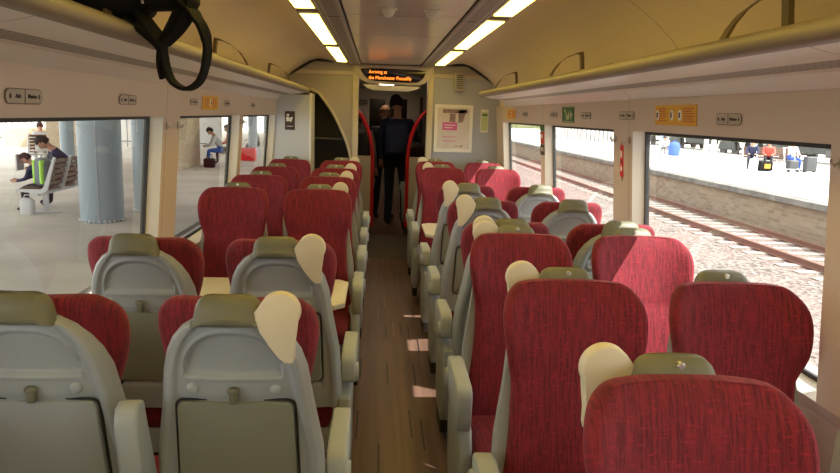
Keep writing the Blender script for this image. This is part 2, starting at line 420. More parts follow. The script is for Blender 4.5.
# ceiling
prof = [(.445, 2.2), (.452, 2.215), (.565, 2.215), (.575, 2.203), (.62, 2.215), (.70, 2.232), (.78, 2.236), (.86, 2.215), (.95, 2.165), (1.04, 2.10), (1.12, 2.03), (1.18, 1.95), (1.205, 1.87), (1.205, 1.78)]
b = MB()
def sweep(pr, y0, y1, k, thick=None):
    v = []; n = len(pr)
    for y in (y0, y1): v += [(p[0], y, p[1]) for p in pr]
    b.add(v, [(i, i+1, n+i+1, n+i) for i in range(n-1)], k)
sweep([(-.31, 2.2), (.31, 2.2)], YB, YE+.1, 'centre')
for s in (-1, 1):
    sweep([(s*.31, 2.2), (s*.313, 2.207), (s*.318, 2.207), (s*.32, 2.2)], YB, YE+.1, 'gap')
    sweep([(s*p, z) for p, z in prof], YB, YE+.1, 'cove')
sweep([(-.32, 2.26), (.32, 2.26)], YB, YE, 'cove')
ce = struct(b.obj('ceiling', smooth=30, recalc=False))
b = MB(); oc = [(1.30*math.copysign(abs(math.cos(PI*i/24))**.55, math.cos(PI*i/24)), 1.66+.85*max(0, math.sin(PI*i/24))**.6) for i in range(25)]
sweep(oc, YB-.1, 14.2, 'skin_out')
struct(b.obj('ceiling_outer_roof', recalc=False))
b = MB()
for s in (-1, 1): b.box(min(s*1.42, s*1.43), max(s*1.42, s*1.43), YB, 14.2, -.9, .5, 'skin_out'); b.box(min(s*1.265, s*1.30), max(s*1.265, s*1.30), YB, YE, 1.64, 2.0, 'skin_out')
for s in (-1, 1): b.box(min(s*1.28, s*1.34), max(s*1.28, s*1.34), YE, 14.2, 0, 2.3, 'skin_out')
b.box(-1.3, 1.3, YB-.12, YB, -.1, 2.4, 'bulk'); struct(b.obj('wall_rear'))
# far saloon ceiling + end
b = MB(); b.box(-1.3, 1.3, YE+.12, 14.1, 2.16, 2.2, 'bulk_w'); struct(b.obj('ceiling_far'))
# air vents and lights
LY = [(-1.90, -.25), (.12, 1.77), (2.05, 3.75), (3.96, 5.64), (5.90, 7.52)]
for s in (-1, 1):
    sd_ = 'left' if s < 0 else 'right'
    for i in range(5):
        y0, y1 = (YB, .1, 2.03, 3.93, 5.85)[i], (.09, 2.02, 3.92, 5.84, YE)[i]
        v_ = MB(); v_.box(min(s*.322, s*.442), max(s*.322, s*.442), y0, y1, 2.186, 2.22, 'vent')
        o = v_.obj('air_vent', bev=.004)
        tag(o, 'slotted grey ceiling vent %s of the glossy panel, %s' % (sd_, ['at the rear end', 'overhead at the camera', 'just ahead, nearest in view', 'in the middle of the saloon', 'running up to the end bulkhead'][i]), 'vent', 'slotted ceiling vents')
    for i, (y0, y1) in enumerate(LY):
        t = empty('ceiling_light', (s*.51, (y0+y1)/2, 2.2), 'warm yellow ceiling light on the %s, %s' % (sd_, ['behind the viewer', 'just overhead', 'nearest in view', 'in the middle of three in view', 'shortest looking, next to the end bulkhead'][i]), 'light', 'warm ceiling lights')
        h = (y1-y0)/2
        d = MB(); d.rbox(-.05, .05, -h+.01, h-.01, -.004, .012, .003, 'diff', 1); d.obj('diffuser', t)
        f_ = MB(); A = [(-.062, -h-.06, 0), (.062, -h-.06, 0), (.062, h+.06, 0), (-.062, h+.06, 0)]; C = [(-.05, -h+.01, 0), (.05, -h+.01, 0), (.05, h-.01, 0), (-.05, h-.01, 0)]
        f_.rings([A, C, [(p[0], p[1], .016) for p in C], [(p[0], p[1], .016) for p in A]], 'frame', closed=True); f_.obj('light_frame', t)
for x_, lb in ((-.085, 'left'), (.135, 'right')):
    d = empty('dome_fitting', (x_, 3.66, 2.2), 'small translucent dome on the glossy ceiling panel, %s one of the pair' % lb, 'ceiling fitting', 'ceiling domes')
    q = MB(); q.rings([[(r*math.cos(a*PI/8), r*math.sin(a*PI/8), z) for a in range(16)] for r, z in ((.045, 0), (.047, -.006), (.034, -.008), (.032, -.02), (.024, -.034), (.01, -.042), (.002, -.043))], 'reveal'); q.obj('dome', d, smooth=60)

# luggage racks, one each side
for s in (-1, 1):
    side = 'left' if s < 0 else 'right'
    t = empty('luggage_rack', (0, 0, 0), 'white and olive overhead luggage rack along the %s side above the windows' % side, 'luggage rack')
    ye = 7.3 if s < 0 else 6.75
    lipp = [(.86, 1.862), (.835, 1.866), (.822, 1.885), (.826, 1.905), (.845, 1.918), (.868, 1.912), (.876, 1.895)]
    b = MB(); b.rings([[(s*p, y, z) for p, z in lipp] for y in (YB+.01, ye)], 'lip'); b.obj('lip', t, smooth=60)
    b = MB(); pr = [(.865, 1.868), (.93, 1.853), (1.0, 1.846), (1.0, 1.868), (.87, 1.885)]
    b.rings([[(s*p, y, z) for p, z in pr] for y in (YB, ye)], 'rack'); b.obj('underside_panel', t, smooth=25)
    b = MB(); pr = [(1.0, 1.846), (1.085, 1.838), (1.085, 1.86), (1.0, 1.868)]
    b.rings([[(s*p, y, z) for p, z in pr] for y in (YB, ye)], 'mesh'); b.obj('perforated_strip', t)
    b = MB(); pr = [(1.085, 1.838), (1.115, 1.832), (1.15, 1.80), (1.163, 1.790), (1.21, 1.79), (1.21, 1.86), (1.085, 1.86)]
    b.rings([[(s*p, y, z) for p, z in pr] for y in (YB, ye+.35)], 'rack'); b.obj('back_moulding', t, smooth=25)
    for y in (-1.9, .1, 2.02, 4.08, 6.03):
        pts = [(.855, 1.915), (.875, 1.955), (.905, 1.995), (.95, 2.03), (1.0, 2.052), (1.03, 2.058), (1.035, 2.03), (1.05, 1.88)]
        b = MB(); b.rings([[(s*(p+dx), y+dy, z+dz) for dx, dy, dz in ((-.006, -.018, -.004), (.010, -.018, .008), (.010, .018, .008), (-.006, .018, -.004))] for p, z in pts], 'hoop')
        b.obj('divider_hoop', t, smooth=50)

# ------------------------------------------------------------------ end bulkhead at Y = 7.75
b = MB(); Y0, Y1 = YE, YE+.08
arcL = [(-.97, 1.925), (-.86, 1.915), (-.77, 1.88), (-.71, 1.81), (-.64, 1.71), (-.585, 1.62), (-.535, 1.52), (-.47, 1.38), (-.43, 1.25), (-.405, 1.1), (-.40, .95)]
def slab(pts, k): b.prism(pts, Y0, Y1, k, 'y')
slab([(.465, 0), (1.27, 0), (1.27, 2.08), (.465, 2.08)], 'bulk')                     # right wall
slab([(.405, 2.12), (1.24, 2.12), (1.16, 2.2), (.95, 2.30), (.405, 2.30)], 'bulk_w')
for (x0, z0), (x1, z1) in zip(arcL, arcL[1:]):                                       # left wall beyond the arch
    slab([(x0, z0), (x0, 2.08), (x1, 2.08), (x1, z1)], 'bulk_w')
slab([(-1.24, 1.925), (-1.24, 2.08), (-.97, 2.08), (-.97, 1.925)], 'bulk_w')
slab([(-1.24, 2.12), (-.405, 2.12), (-.405, 2.30), (-.95, 2.30), (-1.16, 2.2)], 'bulk_w')
slab([(-.405, 2.17), (.405, 2.17), (.405, 2.30), (-.405, 2.30)], 'bulk_w')
struct(b.obj('wall_back'))
b = MB()
b.box(-1.25, -.40, Y0-.012, Y1, 2.08, 2.12, 'bframe'); b.box(.46, 1.25, Y0-.012, Y1, 2.08, 2.12, 'bframe')
struct(b.obj('trim_1', bev=.004))
b = MB(); b.prism(rrect(-.402, -.343, 0, 2.2, .01), Y0-.03, Y1+.03, 'bframe', 'y', .006); struct(b.obj('trim_2'))
b = MB(); b.prism(rrect(.405, .465, 0, 2.2, .01), Y0-.03, Y1+.03, 'bframe', 'y', .006); struct(b.obj('trim_3'))
b = MB(); b.tube([(p[0], Y0-.012, p[1]) for p in arcL[1:]], .016, 'bframe', 8); struct(b.obj('trim_4', smooth=60))
b = MB(); tr = [(-1.17, 1.96), (-1.17, 2.02), (-1.13, 2.06), (-.84, 2.235), (-.80, 2.245), (-.60, 2.238)]
b.tube([(x_, Y0-.02, z_-.02) for x_, z_ in tr], .014, 'black', 6); struct(b.obj('trim_5', smooth=60))
b = MB(); b.tube([(-x_, Y0-.02, z_-.02) for x_, z_ in tr], .014, 'black', 6); struct(b.obj('trim_6', smooth=60))
# luggage bay behind the arch
b = MB(); b.box(-1.29, -.40, 8.35, 8.37, 0, 2.1, 'recess'); b.box(-.41, -.40, Y1, 8.37, 0, 2.1, 'recess'); b.box(-1.29, -.40, Y1, 8.35, 2.08, 2.1, 'recess')
b.box(-1.29, -.41, Y1+.02, 8.35, .7, .73, 'recess'); b.box(-1.29, -.41, Y1+.02, 8.35, 1.38, 1.40, 'recess'); struct(b.obj('wall_luggage_bay'))
b = MB(); b.box(-1.25, -.825, 7.36, 7.40, 0, 1.845, 'panel'); b.box(-.835, -.812, 7.355, YE, 0, 1.865, 'reveal'); struct(b.obj('wall_partition', bev=.006))
# vestibule side walls
b = MB(); b.box(.9, .95, YE+.08, 9.6, 0, 2.16, 'bulk_w'); b.box(-.95, -.9, 8.4, 9.6, 0, 2.16, 'bulk_w'); struct(b.obj('wall_vestibule'))
# destination display with cream hood
t = empty('destination_display', (0, YE-.06, 0), 'black dot-matrix display with orange letters in a cream hood above the doorway', 'display sign')
b = MB()
hood = [(-.39, 2.19), (-.37, 2.09), (-.32, 2.03), (-.24, 1.995), (.31, 1.985), (.38, 2.02), (.43, 2.09), (.45, 2.19)]
b.prism(hood, -.02, .04, 'bframe', 'y', .012); b.obj('hood', t, smooth=50)
scr = [(-.325, 2.145), (-.315, 2.12), (-.28, 2.07), (-.23, 2.035), (-.15, 2.022), (.22, 2.012), (.30, 2.025), (.345, 2.06), (.375, 2.12), (.38, 2.145), (.2, 2.152), (-.2, 2.155)]
b = MB(); b.prism(scr, -.024, 0, 'screen', 'y', .002); b.obj('screen', t)
text('Arriving at', .05, 'led', 'lettering', t, (-.235, -.027, 2.115), (PI/2, 0, 0), 'LEFT', sx=.9)
text('the Manchester Piccadilly', .052, 'led', 'lettering', t, (-.235, -.027, 2.055), (PI/2, 0, 0), 'LEFT', sx=.86)
b = MB(); b.prism([(-.30, 1.985), (-.25, 1.945), (-.18, 1.925), (.19, 1.92), (.28, 1.945), (.33, 1.975)], -.015, .03, 'rack', 'y', .008); b.obj('lower_cover', t)
# poster, card, box on the bulkhead
t = empty('framed_poster', (.70, YE, 1.545), 'white framed poster with a magenta block and photo strip on the grey bulkhead', 'poster')
b = MB(); A = rrect(-.21, .21, -.26, .255, .006, 2); C = rrect(-.178, .178, -.225, .22, .004, 2)
b.rings([[(x_, y_, z_) for x_, z_ in q] for q, y_ in ((A, -.004), (A, -.024), (C, -.024), (C, -.010))], 'reveal', closed=True); b.obj('frame', t)
b = MB(); b.box(-.18, .18, -.012, -.004, -.227, .222, 'paper'); b.obj('print_sheet', t)
b = MB(); b.box(-.12, .15, -.014, -.011, .165, .205, 'photo'); b.box(-.045, .02, -.014, -.011, .07, .16, 'photo'); b.prism([(.05, .2), (.14, .2), (.10, .07), (.055, .06)], -.014, -.011, 'photo'); b.obj('photograph', t)
b = MB(); b.box(-.12, .04, -.014, -.011, -.02, .065, 'pink')
for i in range(2): b.box(-.10, .02-.03*i, -.0155, -.0135, .03-.028*i, .038-.028*i, 'white')
b.obj('title_block', t)
b = MB()
for i in range(4): b.box(-.12, .01+.03*(i % 2), -.014, -.011, -.075-.022*i, -.068-.022*i, 'pink' if i % 2 else 'paper')
b.box(.08, .10, -.014, -.011, -.20, -.185, 'ink'); b.box(.02, .06, -.014, -.011, -.196, -.190, 'ink'); b.obj('small_print', t)
t = empty('notice_card', (1.04, YE, 1.635), 'slim lime green card in a holder right of the framed poster', 'notice')
b = MB(); b.prism(rrect(-.042, .042, -.125, .125, .012), -.012, 0, 'reveal', 'y', .003); b.obj('holder', t)
b = MB(); b.box(-.034, .034, -.015, -.011, -.105, .095, 'lime'); b.box(-.03, .03, -.016, -.014, .055, .075, 'green'); b.obj('card', t)
t = empty('wall_speaker', (.745, YE, 2.045), 'small pale slatted box high on the bulkhead above the poster', 'wall box')
b = MB(); b.rbox(-.05, .05, -.05, 0, -.1, .1, .008, 'bulk_w', 2); b.obj('casing', t)
b = MB(); [b.box(-.035, .035, -.053, -.049, -.07+.022*i, -.062+.022*i, 'gap') for i in range(7)]; b.obj('slots', t)
t = empty('pictogram_sticker', (-1.03, 7.36, 1.58), 'black square pictogram sticker with white figures on the grey partition', 'sticker')
b = MB(); b.box(-.05, .05, -.004, 0, -.095, .095, 'ink'); b.obj('backing', t)
b = MB(); b.ball((-.02, -.004, .055), .014, 'white', 8, (1, .2, 1)); b.prism([(-.04, .035), (-.005, .035), (0, -.005), (-.035, -.01)], -.006, -.003, 'white'); b.prism([(.0, .03), (.03, .04), (.02, 0), (.005, -.02)], -.006, -.003, 'white'); b.box(-.03, .03, -.006, -.003, -.06, -.055, 'white'); b.obj('figures', t)

# ------------------------------------------------------------------ beyond the bulkhead
b = MB(); b.box(-1.3, -.60, 14.0, 14.06, 0, 2.2, 'bulk_w'); b.box(.75, 1.3, 14.0, 14.06, 0, 2.2, 'bulk_w'); b.box(-.6, .75, 14.0, 14.06, 2.02, 2.2, 'bulk_w'); b.box(-1.3, 1.3, 14.07, 14.1, 0, 2.2, 'recess'); b.box(.02, .06, 13.99, 14.06, 0, 2.02, 'bulk_w'); struct(b.obj('wall_end'))
for dx, nm in ((-.6, 'door_1'), (.05, 'door_2')):
    b = MB(); x0, x1 = dx, dx+.64
    A = [(x0, 0), (x1, 0), (x1, 2.02), (x0, 2.02)]; C = [(x0+(.3 if dx < 0 else .06), 1.0), (x1-(.03 if dx < 0 else .25), 1.0), (x1-(.03 if dx < 0 else .25), 1.97), (x0+(.3 if dx < 0 else .06), 1.97)]
    b.rings([[(x_, y_, z_) for x_, z_ in q] for q, y_ in ((A, 14.05), (A, 14.0), (C, 14.0), (C, 14.05))], 'bulk_w', closed=True)
    o = struct(b.obj(nm)); g = MB(); g.add([(C[0][0], 14.03, C[0][1]), (C[1][0], 14.03, C[1][1]), (C[2][0], 14.03, C[2][1]), (C[3][0], 14.03, C[3][1])], [(0, 1, 2, 3)], 'screen'); g.obj('glass_panel', o)
b = MB(); [b.box(-.56, -.34, 13.98, 14.0, 1.83+.03*i, 1.845+.03*i, 'gap') for i in range(4)]; tag(b.obj('wall_grille'), 'dark slotted grille on the far end wall left of the doors', 'grille')
for s, nm, xt, x0 in ((-1, 'left', -.37, -.195), (1, 'right', .46, .295)):
    t = empty('draught_screen', (0, 9.75, 0), 'draught screen with curved red handrail and cream lower panel, %s of the far aisle' % nm, 'screen', 'draught screens with red rails')
    pts = []
    for i in range(13):
        a = i/12*PI/2; pts.append((x0+s*abs(1.12*(1-math.cos(a)))*.36, 0, 1.05+.80*math.sin(a)*.93))
    b = MB(); b.tube([(x0, 0, .12), (x0, 0, .6)]+pts, .028, 'redtube', 10); b.obj('handrail', t, smooth=70)
    b = MB(); b.box(min(x0+s*.02, s*1.2), max(x0+s*.02, s*1.2), -.015, .015, .08, 1.10, 'cream'); b.obj('lower_panel', t)
    g = MB(); gp = [(x0, 0, 1.1)]+pts[1:]+[(s*1.2, 0, pts[-1][2]), (s*1.2, 0, 1.1)]; g.add(gp, [tuple(range(len(gp)))], 'tint'); g.obj('glass', t, recalc=False)

# ------------------------------------------------------------------ seats
WT = [(.42, .215), (.50, .222), (.62, .20), (.78, .184), (.91, .182), (.97, .196), (1.03, .210), (1.10, .217), (1.16, .212), (1.2, .205)]
def yc(z): return -(1.2-z)*.185-.02*math.sin(min(1, max(0, (z-.45)/.75))*PI)
def backrest_mesh():
    zs = [.40, .44, .52, .62, .72, .82, .89, .925, .95, 1.0, 1.05, 1.10, 1.14, 1.165, 1.185, 1.196, 1.2]
    R = []
    for z in zs:
        w_ = lerp(WT, z); g = lerp([(.86, .02), (.93, .035), (1.02, .085), (1.12, .082), (1.2, .035)], z); t = .085
        e = 0
        if z > 1.115: q = (z-1.115)/.085; e = 1-math.sqrt(max(0, 1-q*q)); w_ -= .062*e; t -= .055*e
        grv = .008*math.exp(-((z-.925)/.012)**2)
        ring = []
        n = 14
        for i in range(n+1):
            u = -1+2*i/n; rr = 1-abs(u)**6*.35
            ring.append((u*w_, yc(z)-t/2*rr-g*abs(u)**3+grv, z))
        for i in range(n+1):
            u = 1-2*i/n; rr = 1-abs(u)**6*.35
            ring.append((u*w_, yc(z)+t/2*rr-g*.75*abs(u)**3, z))
        R.append(ring)
    b = MB(); b.rings(R, 'red'); return b
SW = [(.30, .20), (.45, .235), (.60, .236), (.75, .226), (.90, .200), (1.0, .187), (1.06, .172), (1.10, .153), (1.135, .125), (1.158, .09), (1.17, .05), (1.173, .02)]
def sw(z):
    for (a, p), (c, q) in zip(SW, SW[1:]):
        if z <= c: return p+(q-p)*(z-a)/(c-a)
    return .02
def sst(a, c, x_): t = min(1, max(0, (x_-a)/(c-a))); return t*t*(3-2*t)
def dshape(x_, z):   # >0 inside the rounded upper recess
    zb = .990; hw_ = .130
    if z < zb-.02: return -1
    d1 = z-zb; top = zb+.130*math.sqrt(max(0, 1-(abs(x_)/hw_)**2.6)) if abs(x_) < hw_ else zb-.1
    return min(d1, top-z, (hw_-abs(x_)))
def shell_y(x_, z): return yc(z)+.062-.55*x_*x_-(.03 if z < .5 else 0)
def shell_mesh():
    b = MB(); nu, nv = 80, 130
    def back(u, v):
        z = .30+(1.173-.30)*(1-(1-v)**1.25); uu = -1+2*u; uu = math.copysign(abs(uu)**.85, uu); w_ = sw(z); x_ = uu*w_
        edge = min(w_-abs(x_), (1.173-z)*1.2)
        rim = .012*sst(.045, .03, edge)
        rnd = -.03*(1-sst(0, .02, edge))**2
        d = dshape(x_, z); rec = -.016*sst(0, .010, d)+.005*math.exp(-((d+.003)/.006)**2)
        ta = 0
        if .60 < z < .932 and abs(x_) < .165: ta = -.006*sst(0, .01, min(z-.60, .932-z, .165-abs(x_)))
        return (x_, shell_y(x_, z)+rim+rnd+rec+ta, z)
    b.grid(back, nu, nv, 'shell')
    def front(u, v):
        z = .30+(1.173-.30)*(1-(1-v)**1.25); w_ = sw(z); uu = -1+2*u; x_ = uu*w_
        return (x_, shell_y(x_, z)-.055, z)
    b.grid(front, nu, nv, 'shell')
    n = nu+1; N0 = n*(nv+1)
    per = [j*n for j in range(nv+1)]
    f = [(per[j], per[j+1], N0+per[j+1], N0+per[j]) for j in range(nv)]
    per2 = [j*n+nu for j in range(nv+1)]; f += [(per2[j+1], per2[j], N0+per2[j], N0+per2[j+1]) for j in range(nv)]
    f += [(i+1, i, N0+i, N0+i+1) for i in range(nu)]; tp = nv*n; f += [(tp+i, tp+i+1, N0+tp+i+1, N0+tp+i) for i in range(nu)]
    i_ = b.mi('shell')
    for q in f: b.f.append(q); b.m.append(i_)
    return b
PROTO = {}
def seat_parts(root, hs, aisle, armup, blue):
    """hs: local side of the aisle (+1/-1)"""
    def put(key, fn, name, parent=root, **kw):
        if key in PROTO:
            o = bpy.data.objects.new(name, PROTO[key]); col.objects.link(o); o.parent = parent
            return o
        o = fn().obj(name, parent, **kw); PROTO[key] = o.data; return o
    o = put('back', backrest_mesh, 'backrest', smooth=180); o.modifiers.new('sub', 'SUBSURF').render_levels = 1
    put('shell', shell_mesh, 'back_shell', smooth=60)
    def cush():
        b = MB(); R = []
        for y, wf, zt, zb in ((-.10, .95, .455, .40), (-.16, 1, .465, .38), (-.3, 1, .462, .37), (-.45, 1, .475, .37), (-.54, 1, .478, .37), (-.59, .99, .468, .375), (-.615, .97, .445, .385), (-.622, .95, .425, .40)):
            w_ = .218*wf; ring = []
            for x_, z_ in ((-1, .3), (-1, .75), (-.94, .96), (-.8, 1.04), (-.4, .99), (0, .96), (.4, .99), (.8, 1.04), (.94, .96), (1, .75), (1, .3), (.95, .02), (.6, 0), (0, 0), (-.6, 0), (-.95, .02)):
                ring.append((x_*w_, y, zb+(zt-zb)*z_))
            R.append(ring)
        b.rings(R, 'red'); return b
    o = put('cush', cush, 'seat_cushion', smooth=180); o.modifiers.new('sub', 'SUBSURF').render_levels = 1
    def cap():
        b = MB(); R = []
        for z, hx, y0, y1 in ((1.150, .088, .05, .086), (1.155, .092, .03, .094), (1.162, .092, .02, .099), (1.174, .089, .012, .100), (1.179, .086, .012, .094), (1.194, .083, .014, .092), (1.209, .080, .022, .086), (1.219, .074, .032, .078), (1.224, .064, .042, .068)):
            ring = []
            for i in range(20):
                a = 2*PI*i/20; c_, s_ = math.cos(a), math.sin(a)
                x_ = math.copysign(abs(c_)**.35, c_)*hx; y_ = (y0+y1)/2+math.copysign(abs(s_)**.6, s_)*(y1-y0)/2-1.2*x_*x_
                ring.append((x_, y_, z-2.0*max(0, abs(x_)-.045)**1.5*(1 if z > 1.16 else 0)))
            R.append(ring)
        b.rings(R, 'cap'); return b
    c_ = put('cap', cap, 'headrest_cap', smooth=50)
    def lock():
        b = MB(); b.rings([[(r*math.cos(a*PI/8)+.004, y, 1.212+r*math.sin(a*PI/8)) for a in range(16)] for r, y in ((.008, .03), (.008, .021), (.006, .019), (.001, .019))], 'metal'); return b
    put('lock', lock, 'lock', c_)
    def buttons(sx):
        def f_():
            b = MB(); y = shell_y(.105, .955)
            b.rings([[(sx*.108+r*math.cos(a*PI/8), y+dy, .955+r*math.sin(a*PI/8)) for a in range(16)] for r, dy in ((.0155, -.01), (.0155, .004), (.013, .007), (.001, .0075))], 'shell'); return b
        return f_
    put('btn+', buttons(1), 'button', smooth=50); put('btn-', buttons(-1), 'button', smooth=50)
    def fold(kk):
        def f_():
            b = MB(); nu, nv = 12, 16
            R = []
            out = rrect(-.152, .152, .625, .915, .022, 5); out = [(x_*(1+.06*(.915-z_)/.3), z_) for x_, z_ in out]
            cx, cz = 0, .78
            for sc_, dy in ((.985, -.006), (1, 0), (1, .012), (.985, .017), (.6, .0185), (.05, .019)):
                R.append([(cx+(x_-cx)*sc_, shell_y((x_-cx)*sc_, cz+(z_-cz)*sc_)+dy-.004, cz+(z_-cz)*sc_) for x_, z_ in out])
            b.rings(R, kk)
            ou2 = [(x_*1.035, .7765+(z_-.7765)*1.03) for x_, z_ in out]
            b.tube([(x_, shell_y(x_, z_)-.002, z_) for x_, z_ in ou2], .0035, 'gap', 5, closed=True); return b
        return f_
    fo = put('fold'+str(blue), fold('shell' if blue else 'fold'), 'folding_table', smooth=50)
    def latch():
        b = MB(); y = shell_y(0, .955); b.rbox(-.011, .011, y-.01, y+.016, .917, .959, .005, 'cap', 2); b.ball((0, y+.008, .953), .017, 'cap', 8, (1, .6, .7)); return b
    put('latch', latch, 'latch', fo, smooth=60)
    def hinges():
        b = MB(); y = shell_y(0.1, .61)
        for x_ in (-.11, .11): b.rbox(x_-.014, x_+.014, y-.01, y+.012, .608, .626, .004, 'dark', 2)
        return b
    put('hinges', hinges, 'hinge', fo)
    def lowp():
        b = MB(); y = shell_y(0, .45); b.prism(rrect(-.17, .17, .34, .585, .02), y-.02, y+.006, 'shell_d', 'y', .004); b.xf(Matrix.Shear('XZ', 4, (0, 0)) if False else Matrix()); return b
    def pan():
        b = MB(); b.prism([(-.60, .40), (-.59, .36), (-.5, .30), (-.16, .28), (-.10, .30), (-.10, .40)], -.215, .215, 'arm', 'x', .01); return b
    put('pan', pan, 'seat_pan', smooth=50)
    def ped():
        b = MB(); b.prism([(-.50, .31), (-.16, .31), (-.20, .04), (-.14, 0), (-.44, 0), (-.42, .05)], -.06, .06, 'dark', 'x', .008); return b
    put('ped', ped, 'pedestal', smooth=40)
    if aisle:
        def grab(): 
            b = MB(); cx, cz, r = .131, 1.189, .0505
            o_ = arc(cx, cz, r, math.radians(-32), math.radians(150), 16)
            o_ += [(.068, 1.188), (.072, 1.160), (.082, 1.136), (.104, 1.105), (.128, 1.074), (.142, 1.058), (.164, 1.058), (.168, 1.072), (.166, 1.10), (.164, 1.13)]
            o_ = [(p[0]*hs, p[1]) for p in o_]
            b.prism(o_, .052, .088, 'cream', 'y', .006, 3)
            rim = [(hs*(cx+(r-.012)*math.cos(a)), .0868, cz-.002+(r-.012)*math.sin(a)) for a in [math.radians(q) for q in range(225, 320, 8)]]
            b.tube(rim, .0018, 'cream', 6); return b
        put('grab%d' % hs, grab, 'grab_handle', smooth=50)
        def arm():
            b = MB(); x0, x1 = hs*.234, hs*.292
            p = [(-.13, .60), (-.12, .685), (-.14, .705), (-.2, .712), (-.46, .705), (-.492, .690), (-.500, .66), (-.49, .56), (-.475, .53), (-.44, .525), (-.30, .57), (-.18, .585)]
            b.prism(p, min(x0, x1), max(x0, x1), 'arm_top', 'x', .008, 3)
            return b
        a_ = put('arm%d' % hs, arm, 'armrest', smooth=50)
        def hub():
            b = MB(); c0 = hs*.222; 
            b.rings([[(c0+hs*dx, -.17+r*math.cos(q*PI/10), .625+r*math.sin(q*PI/10)) for q in range(20)] for r, dx in ((.042, 0), (.042, .07), (.036, .082), (.002, .083))], 'arm'); return b
        put('hub%d' % hs, hub, 'pivot', a_, smooth=50)
        def sidep():
            b = MB(); x0, x1 = hs*.225, hs*.275
            p = [(-.08, .54), (-.06, .40), (-.10, .24), (-.16, .14), (-.42, .14), (-.47, .2), (-.50, .34), (-.50, .44), (-.46, .53), (-.3, .56)]
            b.prism(p, min(x0, x1), max(x0, x1), 'arm', 'x', .014, 3)
            b.prism([(-.14, .15), (-.42, .15), (-.40, .06), (-.2, .06)], min(x0, x1)+.004, max(x0, x1)-.004, 'dark', 'x', .006, 2); return b
        put('sidep%d' % hs, sidep, 'side_panel', smooth=50)
        def mid():
            b = MB(); xm = -hs*.258
            if armup: b.prism([(-.03, .46), (.02, .62), (.075, .885), (.06, .925), (.03, .935), (-.0, .925), (-.06, .68), (-.14, .5)], xm-.030, xm+.030, 'arm', 'x', .012, 3)
            else: b.prism([(-.13, .62), (-.14, .675), (-.46, .675), (-.49, .64), (-.46, .615), (-.2, .60)], xm-.022, xm+.022, 'arm', 'x', .01, 3)
            return b
        put('mid%d%d' % (hs, armup), mid, 'centre_armrest', smooth=50)
AX, WX = .487, 1.0
ROWS = [  # side, Y of headrest top, faces viewer?, label phrase aisle, label phrase window
 (-1, 1.765, 0, 'nearest aisle seat on the left, grey back with closed olive table', 'window seat at the bottom left corner, beside the raised armrest'),
 (-1, 2.60, 0, 'second aisle seat on the left, grey back to viewer, behind the nearest', 'second window seat on the left, grey back to viewer, before the big blue column'),
 (-1, 4.42, 1, 'left aisle seat facing viewer across the left table', 'left window seat facing viewer across the left table'),
 (-1, 5.32, 1, 'left aisle seat facing viewer, second of the four facing', 'left window seat facing viewer, second of the four facing'),
 (-1, 6.15, 1, 'left aisle seat facing viewer, third of the four facing', 'left window seat facing viewer, third of the four facing'),
 (-1, 7.16, 1, 'left aisle seat facing viewer, farthest, by the dark arch', 'left window seat facing viewer, farthest, against the grey partition'),
 (1, 1.25, 1, 'closest right seat at the bottom edge, red front facing viewer', 'right window seat cut off at the bottom right corner'),
 (1, 2.05, 1, 'right aisle seat facing viewer, second from the bottom edge', 'right window seat facing viewer below the nearest big window'),
 (1, 2.89, 1, 'right aisle seat facing viewer, third from the bottom edge', 'right window seat facing viewer, third back, beside the pillar'),
 (1, 3.19, 0, 'right aisle seat back to back behind the third facing one', 'right window seat back to back behind the third facing one'),
 (1, 4.03, 0, 'right aisle seat with grey back, nearer of the two before the table', 'right window seat with sunlit grey back, nearer of the two'),
 (1, 4.88, 0, 'right aisle seat with grey back, next to the right table', 'right window seat with sunlit grey back, next to the right table'),
 (1, 6.55, 1, 'right aisle seat facing viewer behind the right table', 'right window seat facing viewer behind the right table'),
 (1, 7.40, 1, 'right aisle seat facing viewer, farthest, under the framed poster', 'right window seat facing viewer, farthest, against the bulkhead'),
]
DX = {6: (-.014, -.03), 7: (-.02, -.03), 8: (-.012, -.012), 9: (.01, .01), 10: (.025, .02), 11: (.025, .022)}
for i, (s, Y, fv, la, lw) in enumerate(ROWS):
    for aisle in (1, 0):
        hs = (-s if fv else s)
        r = empty('train_seat', (s*(AX if aisle else WX)+DX.get(i, (0, 0))[1-aisle], Y, 0), 'red '+(la if aisle else lw), 'train seat', 'red moquette train seats', 0 if fv else PI)
        # the two rows standing back to back keep their caps apart
        seat_parts(r, hs, aisle, int(i == 0), int(i == 0 and not aisle))
for y in (9.0, 11.4, 13.0):  # fill lights added to brighten the vestibule and the far saloon
    t = empty('ceiling_light', (0, y, 2.158), 'added fill light beyond the doorway, '+{9.0: 'over the vestibule', 11.4: 'over the far aisle', 13.0: 'by the far end doors'}[y], 'light', 'added far fill lights')
    b = MB(); b.rbox(-.12, .12, -.3, .3, -.02, 0, .006, 'fill_far', 1); b.obj('diffuser', t)
# seats glimpsed beyond the draught screens
for s in (-1, 1):
    for Y in (10.15, 11.0, 11.85):
        if (s > 0 and Y == 11.85) or (s < 0 and Y == 10.15): continue
        for aisle in (1, 0):
            r = empty('train_seat', (s*(AX if aisle else WX)+.03, Y+.3, 0), 'red seat beyond the red handrails, %s of the far aisle, %s, %s' % ('left' if s < 0 else 'right', {10.15: 'first row', 11.0: 'second row', 11.85: 'third row'}[Y], 'aisle place' if aisle else 'window place'), 'train seat', 'red seats in the far saloon', 0)
            seat_parts(r, -s, aisle, 0, 0)
